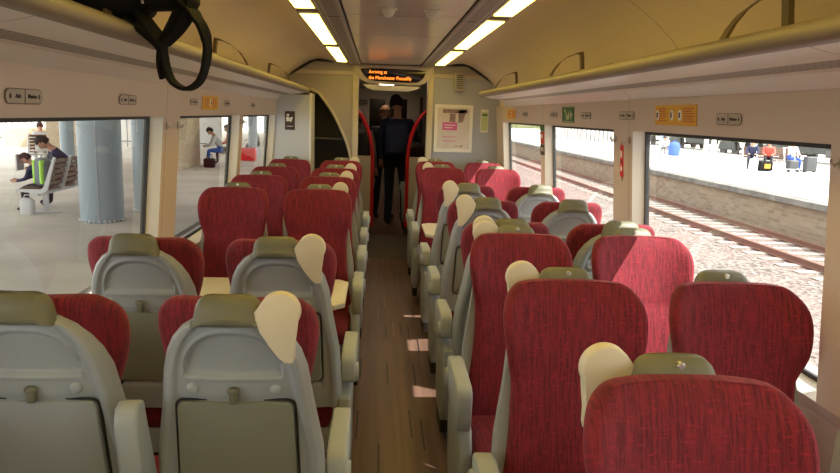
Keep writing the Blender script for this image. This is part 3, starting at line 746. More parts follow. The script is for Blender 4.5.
# tables
for s, y0, y1, lb in ((-1, 3.33, 3.87, 'cream laminate table between facing left seats, behind the second grey back'), (1, 5.43, 6.03, 'cream laminate table between facing right seats, before the sunlit pair')):
    t = empty('saloon_table', (0, (y0+y1)/2, 0), lb, 'table', 'saloon tables'); h = (y1-y0)/2
    b = MB(); b.prism([(s*1.235, -h), (s*1.235, h), (s*.32, h), (s*.27, h-.05), (s*.27, -h+.05), (s*.32, -h)], .722, .752, 'table', 'z', .008, 2); b.obj('tabletop', t)
    b = MB(); b.tube([(s*.6, 0, 0), (s*.6, 0, .722)], .03, 'metal', 12); b.rings([[(s*.6+r_*math.cos(q*PI/8), r_*math.sin(q*PI/8), z_) for q in range(16)] for r_, z_ in ((.12, 0), (.12, .015), (.03, .03))], 'metal'); b.obj('leg', t)
# heater trunking along each wall
for s, lb in ((-1, 'left'), (1, 'right')):
    b = MB(); b.rings([[(s*x_, y, z_) for x_, z_ in ((1.30, 0.0), (1.29, .24), (1.27, .25), (1.25, .20), (1.245, .02), (1.25, 0))] for y in (YB, 7.3)], 'arm'); o = b.obj('baseboard_'+lb); struct(o)

# ------------------------------------------------------------------ stickers, labels and hooks on the side walls
def wallpt(s, y, z, off=.0): return (s*(wx(z)-off), y, z)
TILT = math.atan(.075)
def on_wall(s, name, y, z, label, cat, group=None):
    """local x runs to the reader's right, local z up, local -y towards the aisle"""
    o = empty(name, wallpt(s, y, z, .001), label, cat, group)
    o.rotation_euler = Euler((0, 0, (PI/2 if s < 0 else -PI/2)), 'XYZ')
    tl = Matrix.Rotation((-TILT if s > 0 else TILT), 4, 'Y'); o.rotation_euler = (tl @ Matrix.Rotation((PI/2 if s < 0 else -PI/2), 4, 'Z')).to_euler()
    return o
def pill(s, y, z, wd, ht, label):
    o = on_wall(s, 'reservation_label', y, z, label, 'label', 'seat reservation labels')
    b = MB(); b.prism(rrect(-wd/2, wd/2, -ht/2, ht/2, ht*.42), -.004, 0, 'pill', 'y', .001); b.obj('plate', o)
    b = MB(); pts = rrect(-wd/2, wd/2, -ht/2, ht/2, ht*.42); b.tube([(p[0], -.003, p[1]) for p in pts], .0015, 'edge', 5, closed=True); b.box(-.001, .001, -.0055, -.003, -ht/2, ht/2, 'edge'); b.obj('outline', o)
    b = MB()
    b.ball((-wd*.39, -.004, 0), ht*.2, 'ink', 8, (.8, .2, 1)); b.ball((wd*.41, -.004, 0), ht*.2, 'ink', 8, (.6, .2, 1)); b.obj('seat_symbol', o)
    text('Aisle', ht*.42, 'ink', 'lettering', o, (-wd*.19, -.005, 0), (PI/2, 0, 0), sx=.9); text('Window', ht*.42, 'ink', 'lettering', o, (wd*.2, -.005, 0), (PI/2, 0, 0), sx=.9)
pill(-1, 2.17, 1.697, .215, .042, 'grey reservation label, largest in view, above the near left window')
pill(-1, 3.04, 1.703, .20, .038, 'grey reservation label left of the first pillar joint, left wall')
pill(-1, 4.10, 1.712, .16, .034, 'grey reservation label just left of the left yellow notice')
pill(-1, 4.98, 1.715, .16, .034, 'grey reservation label just right of the left yellow notice')
pill(-1, 6.0, 1.715, .16, .034, 'grey reservation label above the last left window')
pill(1, 2.55, 1.700, .19, .040, 'grey reservation label right of the long yellow notice')
pill(1, 3.63, 1.710, .22, .040, 'grey reservation label above the pillar with the red label')
pill(1, 4.36, 1.708, .20, .038, 'grey reservation label right of the green sign')
pill(1, 5.17, 1.713, .20, .036, 'grey reservation label left of the green sign')
pill(1, 6.2, 1.715, .20, .036, 'grey reservation label right of the small yellow notice')
def yellow(s, y, z, wd, ht, label, ov):
    o = on_wall(s, 'safety_notice', y, z, label, 'notice', 'yellow safety notices')
    b = MB(); b.prism(rrect(-wd/2, wd/2, -ht/2, ht/2, .004), -.003, 0, 'yellow', 'y'); b.obj('backing', o)
    for ux in ov:
        b = MB(); b.ball((ux*wd, -.003, 0), .024, 'white', 10, (.85, .08, 1.0)); p = b.obj('oval_panel', o, smooth=180)
        b = MB(); b.rbox(ux*wd-.006, ux*wd+.006, -.008, -.003, -.012, .013, .003, 'ink', 1); b.obj('symbol', p)
    cols = [(.10, .30), (.72, .95)] if len(ov) == 3 else [(.12, .38), (.62, .88)]
    for a, c_ in cols:
        b = MB()
        for i in range(6): b.box((a-.5)*wd, (c_-.5-(.04 if i % 3 == 1 else 0))*wd, -.005, -.002, ht*(.30-.12*i), ht*(.34-.12*i), 'redink')
        b.obj('print_lines', o)
yellow(1, 3.03, 1.713, .43, .088, 'long yellow safety notice with three white ovals above the near right window', (-.43, -.07, .13))
yellow(-1, 4.50, 1.712, .42, .085, 'yellow safety notice above the second left window', (-.0,))
yellow(1, 6.85, 1.715, .42, .09, 'small looking yellow safety notice above the farthest right window', (0,))
o = on_wall(1, 'exit_sign', 4.78, 1.712, 'dark green sign with white symbols above the middle right window', 'sign')
b = MB(); b.box(-.15, .15, -.003, 0, -.052, .052, 'green'); b.obj('backing', o)
b = MB(); b.prism([(-.1, .03), (-.06, .04), (-.02, -.01), (.02, .01), (0, .03), (.05, .0), (.03, -.03), (-.03, -.035), (-.06, .01)], -.005, -.002, 'lime'); b.prism([(.07, .03), (.12, .0), (.07, -.03)], -.005, -.002, 'lime'); b.box(-.12, .12, -.005, -.002, -.046, -.042, 'lime'); b.obj('symbol', o)
o = on_wall(1, 'emergency_label', 3.70, 1.47, 'tall red label with white marks on the right hand pillar', 'label')
b = MB(); b.prism(rrect(-.02, .02, -.085, .085, .006), -.004, 0, 'redtube', 'y'); b.prism([(-.014, .085), (.014, .085), (0, .105)], -.004, 0, 'pill'); b.prism([(.014, -.085), (-.014, -.085), (0, -.105)], -.004, 0, 'pill'); b.obj('backing', o)
b = MB(); b.box(-.011, .011, -.006, -.003, .02, .055, 'white'); b.ball((0, -.004, -.04), .012, 'white', 8, (1, .2, 1.3)); b.box(-.008, .008, -.006, -.003, -.01, .005, 'ink'); b.obj('marks', o)
o = on_wall(1, 'instruction_label', 5.55, 1.515, 'narrow green, red and black label on the farther right pillar', 'label')
b = MB(); b.box(-.07, .07, -.003, 0, .07, .12, 'green'); b.box(-.07, .07, -.003, 0, -.03, .065, 'redink'); b.box(-.07, .07, -.003, 0, -.12, -.035, 'ink'); b.obj('backing', o)
b = MB(); b.ball((0, -.004, .03), .02, 'white', 8, (1.4, .1, 1)); b.box(-.045, .045, -.005, -.002, -.09, -.06, 'pill'); b.obj('marks', o)
HK = [(-1, 3.60, 'left pillar, nearer hook'), (-1, 3.80, 'left pillar, farther hook'), (-1, 5.50, 'second left pillar, nearer hook'), (-1, 5.60, 'second left pillar, farther hook'),
      (1, 3.59, 'right pillar with red label, nearer hook'), (1, 3.80, 'right pillar with red label, farther hook'), (1, 1.90, 'rightmost pillar at the picture edge')]
for s, y, lb in HK:
    o = on_wall(s, 'coat_hook', y, 1.585, 'small dark metal coat hook on the '+lb, 'hook', 'coat hooks')
    b = MB(); b.rings([[(r_*math.cos(q*PI/6)*.8, y_, r_*math.sin(q*PI/6)*1.5) for q in range(12)] for r_, y_ in ((.012, 0), (.012, -.006), (.003, -.008))], 'vent'); b.obj('plate', o)
    b = MB(); b.tube([(0, -.006, .004), (0, -.022, -.008), (0, -.03, 0), (0, -.032, .012)], .004, 'metal', 6); b.obj('peg', o, smooth=70)

# ------------------------------------------------------------------ black bag hanging over the left rack
t = empty('backpack', (-.9, 2.2, 1.90), 'black nylon backpack lying on the left rack with a strap loop hanging down', 'backpack')
def W(o_, p): return tuple(Vector(p)-Vector(o_.location))
b = MB()
pts = [(-1.02, 1.55), (-1.0, 1.70), (-.97, 1.90), (-.94, 2.05), (-.90, 2.18), (-.87, 2.28)]
R = []
for (x_, y_), rx, rz in zip(pts, (.05, .11, .13, .15, .14, .06), (.03, .08, .09, .095, .08, .03)):
    R.append([W(t, (x_+rx*math.copysign(abs(math.cos(q*PI/10))**.7, math.cos(q*PI/10)), y_, 1.925+rz+rz*math.copysign(abs(math.sin(q*PI/10))**.7, math.sin(q*PI/10)))) for q in range(20)])
b.rings(R, 'bag'); b.obj('bag_body', t, smooth=180, sub=1)
def strap(P, w_, nm, th=.006):
    """webbing: a flat band following P, each point (x, y, z, tx, ty) with the band's width direction"""
    P = [Vector(p) for p in P]; R = []
    Q = []
    for i in range(len(P)-1):
        p0, p1, p2, p3 = P[max(0, i-1)], P[i], P[i+1], P[min(len(P)-1, i+2)]
        for j in range(4):
            q = j/4; Q.append(.5*((2*p1)+(-p0+p2)*q+(2*p0-5*p1+4*p2-p3)*q*q+(-p0+3*p1-3*p2+p3)*q*q*q))
    Q.append(P[-1])
    for i, p in enumerate(Q):
        tn = (Q[min(i+1, len(Q)-1)]-Q[max(i-1, 0)]).normalized()
        wv = Vector((.35, .94, 0)); wv = (wv-tn*wv.dot(tn)).normalized(); nv = tn.cross(wv)
        ww = w_[min(len(w_)-1, int(i/4))] if isinstance(w_, list) else w_
        R.append([W(t, p+wv*ww*a+nv*th*c_) for a, c_ in ((-1, -1), (1, -1), (1, 1), (-1, 1))])
    b = MB(); b.rings(R, 'bag'); return b.obj(nm, t, smooth=60, bev=.002)
strap([(-.86, 2.10, 2.02), (-.77, 2.12, 2.02), (-.70, 2.15, 1.985), (-.655, 2.17, 1.93), (-.64, 2.2, 1.87), (-.648, 2.2, 1.80), (-.668, 2.2, 1.755), (-.705, 2.2, 1.735), (-.742, 2.19, 1.755), (-.758, 2.18, 1.80), (-.765, 2.17, 1.845), (-.80, 2.15, 1.885), (-.86, 2.12, 1.94)], [.035, .035, .03, .022, .018, .016, .016, .016, .016, .017, .02, .022, .025], 'shoulder_strap')
strap([(-.70, 2.14, 1.965), (-.725, 2.15, 1.92), (-.757, 2.17, 1.872), (-.768, 2.18, 1.835), (-.772, 2.19, 1.80), (-.768, 2.2, 1.765)], .02, 'webbing_tail')
b = MB(); R = []
for x_, y_, z_, rx, rz in ((-.95, 2.05, 2.02, .03, .03), (-.88, 2.08, 2.02, .09, .085), (-.80, 2.13, 2.02, .11, .075), (-.73, 2.17, 2.015, .09, .06), (-.675, 2.2, 2.0, .05, .035), (-.66, 2.2, 1.99, .02, .015)):
    R.append([W(t, (x_, y_+rx*math.cos(q*PI/9), z_+rz*math.sin(q*PI/9))) for q in range(18)])
b.rings(R, 'bag'); b.obj('top_flap', t, smooth=180, sub=1)
strap([(-.83, 2.12, 1.97), (-.80, 2.13, 1.925), (-.775, 2.15, 1.885), (-.76, 2.17, 1.86)], .03, 'lower_webbing')
strap([(-.67, 2.16, 1.99), (-.685, 2.16, 1.945), (-.72, 2.17, 1.90), (-.757, 2.17, 1.865)], .028, 'side_webbing')
b = MB(); b.tube([W(t, (-.775, 2.02, 1.995)), W(t, (-.772, 2.03, 1.955))], .004, 'zip', 6); b.obj('zip_pull', t)

# ------------------------------------------------------------------ people
def person(name, label, J, cols, loc, rz, hair='hair', fingers=False, scale=1, hairlong=0, cat='person', nohair=False):
    """J: joint dict (facing -y). cols: top, legs, hands."""
    names = list(J.keys())
    RAD = dict(pelvis=.14, waist=.125, chest=.145, neck0=.075, neck=.052, head=.07, sh=.072, el=.048, wr=.032, hand=.035, hip=.1, kn=.062, an=.042, heel=.045, toe=.036)
    E_ = [('pelvis', 'waist'), ('waist', 'chest'), ('chest', 'neck0'), ('neck0', 'neck'), ('neck', 'head')]
    for q in 'LR': E_ += [('chest', 'sh'+q), ('sh'+q, 'el'+q), ('el'+q, 'wr'+q), ('wr'+q, 'hand'+q), ('pelvis', 'hip'+q), ('hip'+q, 'kn'+q), ('kn'+q, 'an'+q), ('an'+q, 'toe'+q)]
    V = [Vector(J[n]) for n in names]; ed = [(names.index(a), names.index(c_)) for a, c_ in E_]; rad = [RAD[n.rstrip('LR') if n[-1] in 'LR' else n] for n in names]
    kinds = list(names)
    if fingers:
        for q in 'LR':
            h = Vector(J['hand'+q]); d = (h-Vector(J['wr'+q])).normalized(); sd2 = d.cross(Vector((0, 1, .2))).normalized()
            for i, (off, ln) in enumerate(((-.03, .055), (-.011, .075), (.009, .08), (.028, .07), (.044, .045))):
                a = len(V); V += [h+sd2*off*.8+d*ln*.5, h+sd2*off*1.1+d*ln+Vector((0, -.02, 0))]; rad += [.010, .008]; kinds += ['hand'+q]*2
                ed += [(names.index('hand'+q), a), (a, a+1)]
    me = bpy.data.meshes.new('b'); me.from_pydata([v*scale for v in V], ed, []); o = bpy.data.objects.new('b', me); col.objects.link(o)
    md = o.modifiers.new('s', 'SKIN'); md.use_smooth_shade = True
    for i, q in enumerate(me.skin_vertices[0].data): q.radius = (rad[i]*scale*(1.25 if kinds[i] in ('chest', 'waist', 'pelvis') else 1), rad[i]*scale); q.use_root = (i == 0)
    o.modifiers.new('u', 'SUBSURF').levels = 1
    dg = bpy.context.evaluated_depsgraph_get(); dg.update(); bm_ = bpy.data.meshes.new_from_object(o.evaluated_get(dg)); bpy.data.objects.remove(o)
    mats = [M[cols[0]], M[cols[1]], M['skin'], M['shoe']]
    bm = bmesh.new(); bm.from_mesh(bm_)
    segs = [(V[a]*scale, V[c_]*scale, kinds[a], kinds[c_]) for a, c_ in ed]
    for f_ in bm.faces:
        c_ = f_.calc_center_median(); best = (9, 0)
        for p, q, ka, kb in segs:
            d = q-p; tt = max(0, min(1, (c_-p).dot(d)/max(1e-9, d.length_squared))); dist = (c_-(p+d*tt)).length
            if dist < best[0]: best = (dist, (ka, kb))
        ka, kb = best[1]; kb_ = kb[:-1] if kb[-1] in 'LR' else kb
        f_.material_index = {'head': 2, 'neck': 2, 'hand': 2, 'hip': 1, 'kn': 1, 'an': 1, 'toe': 3}.get(kb_, 0); f_.smooth = True
    # head: skull, jaw, nose, ears
    H = Vector(J['head'])*scale; nk = Vector(J['neck'])*scale; ax_ = (H-nk).normalized(); q = Vector((0, 0, 1)).rotation_difference(ax_)
    C = H+ax_*.05*scale
    hb = bmesh.new(); bmesh.ops.create_uvsphere(hb, u_segments=20, v_segments=14, radius=1)
    for v in hb.verts:
        x_, y_, z_ = v.co; jaw = 1-.28*max(0, -z_)
        y2 = y_*.098*(1-.12*max(0, -z_)); x2 = x_*.077*jaw; z2 = z_*.118
        if y_ < -.6 and abs(x_) < .25 and -.45 < z_ < .1: y2 -= .022*(1-abs(x_)/.25)*(1-abs(z_+.2)/.35 if abs(z_+.2) < .35 else 0)
        v.co = q @ (Vector((x2, y2, z2))*scale)+C
    off = len(bm.verts); mp = [bm.verts.new(v.co) for v in hb.verts]; hb.verts.index_update()
    for f_ in hb.faces:
        nf = bm.faces.new([mp[v.index] for v in f_.verts]); nf.material_index = 2; nf.smooth = True
    hb.free()
    for sx in (-1, 1):
        e_ = bmesh.ops.create_uvsphere(bm, u_segments=8, v_segments=6, radius=1)
        for v in e_['verts']: v.co = q @ (Vector((sx*.08+v.co.x*.012, .005+v.co.y*.02, -.01+v.co.z*.033))*scale)+C
        for f_ in bm.faces: pass
    for f_ in bm.faces:
        if (f_.calc_center_median()-C).length < .11*scale: f_.material_index = 2; f_.smooth = True
    m2 = bpy.data.meshes.new(name); bm.to_mesh(m2); bm.free()
    for mm in mats: m2.materials.append(mm)
    ob = bpy.data.objects.new(name, m2); col.objects.link(ob); ob.location = loc; ob.rotation_euler = (0, 0, rz); tag(ob, label, cat)
    # eyes and hair as children
    b = MB()
    for sx in (-1, 1):
        p = q @ (Vector((sx*.03, -.088, .008))*scale)+C; b.ball(p, .011*scale, 'hair', 6)
    b.obj('eyes', ob, smooth=180)
    if not nohair:
        hb = bmesh.new(); bmesh.ops.create_uvsphere(hb, u_segments=20, v_segments=14, radius=1)
        dl = [v for v in hb.verts if (v.co.z < .35 and v.co.y < -.45) or v.co.z < (-.55-hairlong*.3 if v.co.y > -.05 else .1)]
        bmesh.ops.delete(hb, geom=dl, context='VERTS')
        for v in hb.verts:
            k_ = 1+.04*math.sin(v.co.x*17+v.co.z*9); v.co = q @ (Vector((v.co.x*.088*k_, v.co.y*.110*k_+.004, v.co.z*.130*k_+.008))*scale)+C
        b = MB(); b.bm(hb, hair); ho = b.obj('hair', ob, smooth=180); sm = ho.modifiers.new('t', 'SOLIDIFY'); sm.thickness = .012*scale; sm.offset = 0
    return ob
def standing(**k):
    J = dict(pelvis=(0, 0, .98), waist=(0, .01, 1.14), chest=(0, .01, 1.34), neck0=(0, .01, 1.47), neck=(0, 0, 1.54), head=(0, -.01, 1.62))
    for q, s in (('L', -1), ('R', 1)):
        J.update({'sh'+q: (s*.185, .01, 1.43), 'el'+q: (s*.24, .03, 1.16), 'wr'+q: (s*.25, -.06, .93), 'hand'+q: (s*.25, -.09, .86), 'hip'+q: (s*.1, 0, .92), 'kn'+q: (s*.11, -.02, .5), 'an'+q: (s*.12, .02, .08), 'toe'+q: (s*.13, -.13, .035)})
    J.update(k); return J
def seated(lean=0., seat=.45, **k):
    J = dict(pelvis=(0, 0, seat+.1), waist=(0, -.02-lean*.15, seat+.26), chest=(0, -.03-lean*.42, seat+.44-lean*.05), neck0=(0, -.04-lean*.55, seat+.57-lean*.1), neck=(0, -.05-lean*.62, seat+.63-lean*.13), head=(0, -.075-lean*.72, seat+.70-lean*.17))
    for q, s in (('L', -1), ('R', 1)):
        c_ = Vector(J['neck0']); J.update({'sh'+q: (s*.18, c_.y, c_.z-.04), 'el'+q: (s*.23, c_.y-.1, c_.z-.28), 'wr'+q: (s*.13, c_.y-.30, c_.z-.34), 'hand'+q: (s*.10, c_.y-.37, c_.z-.34),
            'hip'+q: (s*.1, -.03, seat+.06), 'kn'+q: (s*.12, -.43, seat+.05), 'an'+q: (s*.13, -.42, .09), 'toe'+q: (s*.14, -.57, .035)})
    J.update(k); return J
man = person('person', 'person in navy jacket and dark trousers standing in the far aisle, back to viewer', standing(head=(.02, -.03, 1.62), elL=(-.26, -.06, 1.2), wrL=(-.2, -.28, 1.22), handL=(-.18, -.35, 1.24)), ('navy', 'jeans'), (.16, 10.45, 0), PI-.35, fingers=True, scale=1.09)
t = empty('backpack', (.15, 10.27, 1.22), 'dark navy backpack worn by the standing person in the far aisle', 'backpack')
b = MB(); b.rbox(-.17, .17, -.18, -.02, -.14, .34, .06, 'navy', 4); b.obj('bag_body', t, smooth=60)
b = MB(); b.rbox(-.12, .12, -.22, -.16, -.10, .12, .025, 'navy', 3); b.obj('front_pocket', t, smooth=60)
for s in (-1, 1):
    b = MB(); b.tube([(s*.11, -.05, .32), (s*.13, .05, .40), (s*.14, .2, .36)], .018, 'navy', 6); b.obj('shoulder_strap', t, smooth=70)
person('person', 'person with fair hair and dark coat facing the standing one in the far aisle', standing(), ('jeans', 'jeans'), (-.02, 11.35, 0), .3, hair='blond', fingers=True, scale=1.0, hairlong=1)

pc = person('person', 'person with dark hair and grey coat leaning in behind the left red handrail', standing(neck0=(.04, -.04, 1.44), neck=(.06, -.07, 1.50), head=(.08, -.11, 1.56)), ('grey_c', 'jeans'), (-.40, 10.35, 0), 2.9, fingers=True, scale=.97)
b = MB(); b.tube([(.12*math.cos(q*PI/6)+.02, .11*math.sin(q*PI/6)-.03, 1.42+.02*math.cos(q*PI/6)) for q in range(12)], .032, 'white_c', 8, closed=True); b.obj('scarf', pc, smooth=180)

# ------------------------------------------------------------------ outside left: sheltered platform
PZ = -.2
b = MB(); b.box(-45, -1.62, -14, 90, -1.6, PZ, 'asphalt'); tag(b.obj('platform'), 'broad pale asphalt platform outside the left windows', 'platform', None, 'structure')
b = MB(); b.box(-3.1, -3.0, -14, 60, PZ, PZ+.004, 'coping'); tag(b.obj('platform_line'), 'darker paving line running along the left platform', 'paving line', None, 'structure')
b = MB(); b.box(-12, -1.50, -14, 60, 4.3, 4.5, 'canopy'); b.box(-1.56, -1.50, -14, 60, 1.95, 4.5, 'canopy'); struct(b.obj('ceiling_canopy_sun_block'))  # low hanging edge is added, unseen, to keep sun off the platform
def column(nm, x_, y_, r, lb, k_, h=4.5, riv=False):
    t = empty(nm, (x_, y_, PZ), lb, 'column')
    b = MB(); b.rings([[(rr*math.cos(q*PI/20), rr*math.sin(q*PI/20), z_) for q in range(40)] for rr, z_ in ((r, 0), (r, h))], k_); b.obj('shaft', t, smooth=50)
    if riv:
        b = MB()
        for q in range(28): b.ball((1.015*r*math.cos(q*PI/14), 1.015*r*math.sin(q*PI/14), .03), .022, 'bench_w', 6)
        b.obj('rivet_ring', t, smooth=180)
        b = MB(); b.box(r*.2, r*.215, -r*1.02, -r*.95, 0, h, 'bench_w'); b.obj('seam', t)
    return t
c1 = column('platform_column', -4.62, 11.7, .335, 'big round blue-grey iron column on the left platform, nearest one', 'steel_blue', riv=True)
column('platform_column', -4.28, 12.95, .24, 'paler round blue-grey column just right of the big one', 'steel_blue', riv=True)
column('platform_column', -8.2, 18.9, .17, 'slim blue-grey post behind the bench, left of the tan brick pier', 'steel_blue')
column('platform_column', -6.8, 17.2, .14, 'dark post between the brick pier and the big column', 'post_d')
for x_, y_, lb in ((-4.9, 31, 'slim pale post seen through the farthest left window'), (-4.75, 26.5, 'slim grey post at the right edge of the farthest left window')): column('platform_column', x_, y_, .16, lb, 'steel_blue')
t = empty('paper_notice', (-4.14, 12.725, 1.35), 'white paper notice hanging on the paler column', 'notice')
b = MB(); b.prism([(-.22, .30), (-.03, .32), (.12, .2), (.10, .05), (-.03, .08), (-.08, -.10), (-.24, -.12)], -.006, 0, 'white_c', 'y'); b.obj('sheet', t)
for x0, x1, y0, y1, h, lb in ((-9.9, -8.3, 21.5, 22.1, 3.0, 'tan brick pier behind the platform bench'), (-7.4, -6.06, 21.7, 24.0, 3.2, 'tan brick kiosk wall seen through the second left window'), (-16, -11.9, 31, 31.5, .8, 'low stone wall below the railings')):
    b = MB(); b.box(x0, x1, y0, y1, PZ, PZ+h, 'bricky'); 
    o = b.obj('brick_wall'); o.data.materials.append(M['brickk'])
    for p in o.data.polygons:
        if abs(p.normal.x) > .5: p.material_index = 1
    tag(o, lb, 'wall')
b = MB(); b.box(-40, 2, 75, 75.5, PZ, 2.6, 'canopy'); tag(b.obj('station_building'), 'long pale station building far down the left platform', 'building')
b = MB(); b.box(-40, -8, 36, 36.3, PZ, 3.2, 'slabs'); tag(b.obj('boundary_wall'), 'pale wall behind the white railings', 'wall')
t = empty('railing', (-17, 33, PZ), 'thin grey railings far left beyond the bench', 'fence')
b = MB()
for i in range(60): b.box(-8+i*.28, -7.975+i*.28, 0, .025, 0, 1.9, 'post_d')
b.box(-8, 9, 0, .03, 1.75, 1.79, 'post_d'); b.box(-8, 9, 0, .03, .25, .29, 'post_d'); b.obj('bars', t)

def bench(loc, rz, label, n=4, group='platform benches'):
    t = empty('platform_bench', loc, label, 'bench', group, rz)
    Lh = n*.62/2
    for i in range(n):
        x0 = -Lh+i*.62+.03; x1 = x0+.56
        b = MB()
        for j in range(5): b.rbox(x0, x1, -.42+j*.09, -.35+j*.09, .43-.004*j, .455-.004*j, .006, 'slat', 1)
        b.obj('seat', t)
        b = MB()
        for j in range(5): b.rbox(x0, x1, .03+.03*j, .05+.03*j, .50+j*.095, .57+j*.095, .006, 'slat', 1)
        b.obj('backrest', t)
    for i in range(n+1):
        x_ = -Lh+i*.62
        b = MB(); b.prism([(-.45, .44), (-.46, .40), (-.02, .36), (.06, .42), (.22, .98), (.18, .99), (.0, .47), (-.05, .435)], x_-.02, x_+.02, 'bench_w', 'x', .005, 1); b.obj('arm_frame', t)
    b = MB(); b.box(-Lh, Lh, -.17, -.11, .32, .38, 'bench_w'); b.obj('beam', t)
    for x_ in (-Lh+.35, Lh-.35):
        b = MB(); b.box(x_-.035, x_+.035, -.175, -.105, 0, .33, 'bench_w'); b.rbox(x_-.05, x_+.05, -.36, .1, 0, .02, .004, 'bench_w', 1); b.obj('leg', t)
    return t
bench((-5.72, 13.35, PZ), -PI/2, 'grey framed brown slatted bench beside the big blue column', 4)
person('person', 'person in a navy jacket bending over on the platform bench by the big column', seated(.55, .46, headx=None) if False else seated(.5, .46), ('navy', 'jeans'), (-5.83, 13.6, PZ), -PI/2+.55, fingers=True, scale=1.05)
person('person', 'small dark haired person beside the hi-vis backpack on the platform bench', seated(.35, .46), ('navy', 'jeans'), (-5.98, 12.75, PZ), -PI/2+.2, fingers=True, scale=.80)
t = empty('hi_vis_backpack', (-5.86, 12.42, PZ+.455), 'grey backpack with lime hi-vis bands propped on the platform bench', 'backpack', None, -.5)
b = MB(); b.rbox(-.16, .16, -.13, .13, 0, .50, .12, 'bpgrey', 5); b.obj('bag_body', t, smooth=60)
for x_ in (-.075, .095):
    b = MB(); b.rbox(x_-.035, x_+.035, -.138, .135, .05, .46, .033, 'hivis', 4); b.obj('hi_vis_band', t, smooth=60)
t = empty('carrier_bag', (-6.05, 12.2, PZ), 'white carrier bag under the platform bench', 'bag')
b = MB(); b.rings([[(a*math.copysign(abs(math.cos(q*PI/8))**.6, math.cos(q*PI/8)), c_*math.copysign(abs(math.sin(q*PI/8))**.6, math.sin(q*PI/8)), z_) for q in range(16)] for a, c_, z_ in ((.11, .07, 0), (.12, .08, .12), (.11, .06, .24), (.08, .03, .28))], 'white_c'); b.obj('bag_body', t, smooth=60)
b = MB(); b.tube([(-.06, 0, .27), (-.04, 0, .33), (.04, 0, .33), (.06, 0, .27)], .01, 'white_c', 6); b.obj('handle', t)
paper = MB(); paper.box(-6.40, -6.38, 12.6, 12.85, .50, .78, 'white_c'); tag(paper.obj('newspaper'), 'pale sheet of paper held by the small person on the bench', 'paper')
# far left group and second window bench
bench((-9.9, 21.8, PZ), -2.6, 'bench at the far left edge with a person in white', 2)
person('person', 'person in white trousers sitting at the far left edge of the platform', seated(.1, .46), ('white_c', 'white_c'), (-10.1, 21.6, PZ), -2.6, fingers=False)
t = empty('duffel_bag', (-9.0, 20.6, PZ), 'dark bag with a blue side on the ground, far left platform', 'bag')
b = MB(); b.rbox(-.4, .3, -.2, .2, 0, .35, .12, 'bag', 4); b.obj('bag_body', t, smooth=60); b = MB(); b.rbox(-.05, .2, -.24, -.15, .03, .16, .03, 'blue_c', 2); b.obj('blue_pocket', t)
bench((-5.05, 24.2, PZ), -PI/2+.3, 'bench with seated people seen through the second left window', 4)
person('person', 'person in a coral top seated on the bench in the second left window', seated(.0, .46), ('coral', 'jeans'), (-5.15, 24.4, PZ), -PI/2+.2)
person('person', 'person with white top and blue jeans, nearest on the second window bench', seated(.35, .46), ('white_c', 'blue_c'), (-5.25, 23.6, PZ), -PI/2+.3)
t = empty('handbag', (-5.5, 22.9, PZ), 'dark handbag on the ground in front of the second window bench', 'bag')
b = MB(); b.rbox(-.18, .18, -.1, .1, 0, .3, .05, 'bag', 3); b.obj('bag_body', t, smooth=60); b = MB(); b.tube([(-.1, 0, .29), (-.07, 0, .42), (.07, 0, .42), (.1, 0, .29)], .012, 'bag', 6); b.obj('handle', t)
person('person', 'person in white and grey seen through the farthest left window', seated(.2, .46), ('white_c', 'grey_c'), (-4.9, 28.6, PZ), -PI/2)
bench((-4.75, 28.7, PZ), -PI/2, 'bench glimpsed through the farthest left window', 2)
t = empty('red_suitcase', (-4.82, 26.0, PZ), 'bright red suitcase on the platform beyond the farthest left window', 'suitcase')
b = MB(); b.rbox(-.28, .28, -.14, .14, .03, .50, .07, 'redtube', 4); b.obj('case_body', t, smooth=60); b = MB(); b.tube([(-.1, 0, .5), (-.1, 0, .56), (.1, 0, .56), (.1, 0, .5)], .012, 'dark', 6); b.obj('handle', t)

# ------------------------------------------------------------------ outside right: tracks and sunlit platform
b = MB(); b.box(-1.6, 10.93, -14, 130, -1.5, -1.22, 'ballast'); tag(b.obj('ballast_bed'), 'pinkish grey ballast between the train and the far platform', 'ballast', None, 'stuff')
t = empty('railway_track', (0, 0, 0), 'rusty railway track on ballast before the far platform', 'railway track')
RP = [(-.035, 0), (-.035, .05), (-.012, .06), (-.012, .12), (-.036, .13), (-.036, .16), (.036, .16), (.036, .13), (.012, .12), (.012, .06), (.035, .05), (.035, 0)]
for x_ in (8.93, 10.36):
    b = MB(); b.rings([[(x_+p*1.4, y, -1.20+z_) for p, z_ in ((-.07, 0), (-.07, .02), (-.014, .03), (-.014, .1), (-.036, .11), (-.036, .14), (.036, .14), (.036, .11), (.014, .1), (.014, .03), (.07, .02), (.07, 0))] for y in (-5, 125)], 'rail'); b.obj('rail', t)
b = MB()
for i in range(150): b.box(8.35, 10.85, 2+i*.66, 2.25+i*.66, -1.22, -1.195, 'sleeper')
o = b.obj('sleepers', t); o['kind'] = 'stuff'
b = MB(); b.box(4.7, 5.15, -5, 120, -1.22, -1.13, 'sleeper'); tag(b.obj('cable_trough'), 'pale concrete cable trough lying in the ballast near the train', 'cable trough')
b = MB(); b.box(10.98, 40, -14, 130, -1.6, -.21, 'slabs'); b.box(10.98, 11.4, -14, 130, -.21, -.2, 'coping'); tag(b.obj('far_platform'), 'sunlit pale platform across the tracks', 'platform', None, 'structure')
b = MB(); b.box(10.93, 10.98, -14, 130, -1.6, -.34, 'brickx'); b.box(10.80, 11.0, -14, 130, -.34, -.19, 'coping'); tag(b.obj('platform_edge_wall'), 'weathered stone platform face with dark coping across the tracks', 'wall', None, 'structure')
b = MB(); b.box(40, 41, -14, 140, -1.6, 6, 'leaf'); struct(b.obj('wall_far_bank'))
b = MB(); b.box(-45, 45, 139, 140, -1.6, 5, 'leaf'); struct(b.obj('wall_far_buildings'))
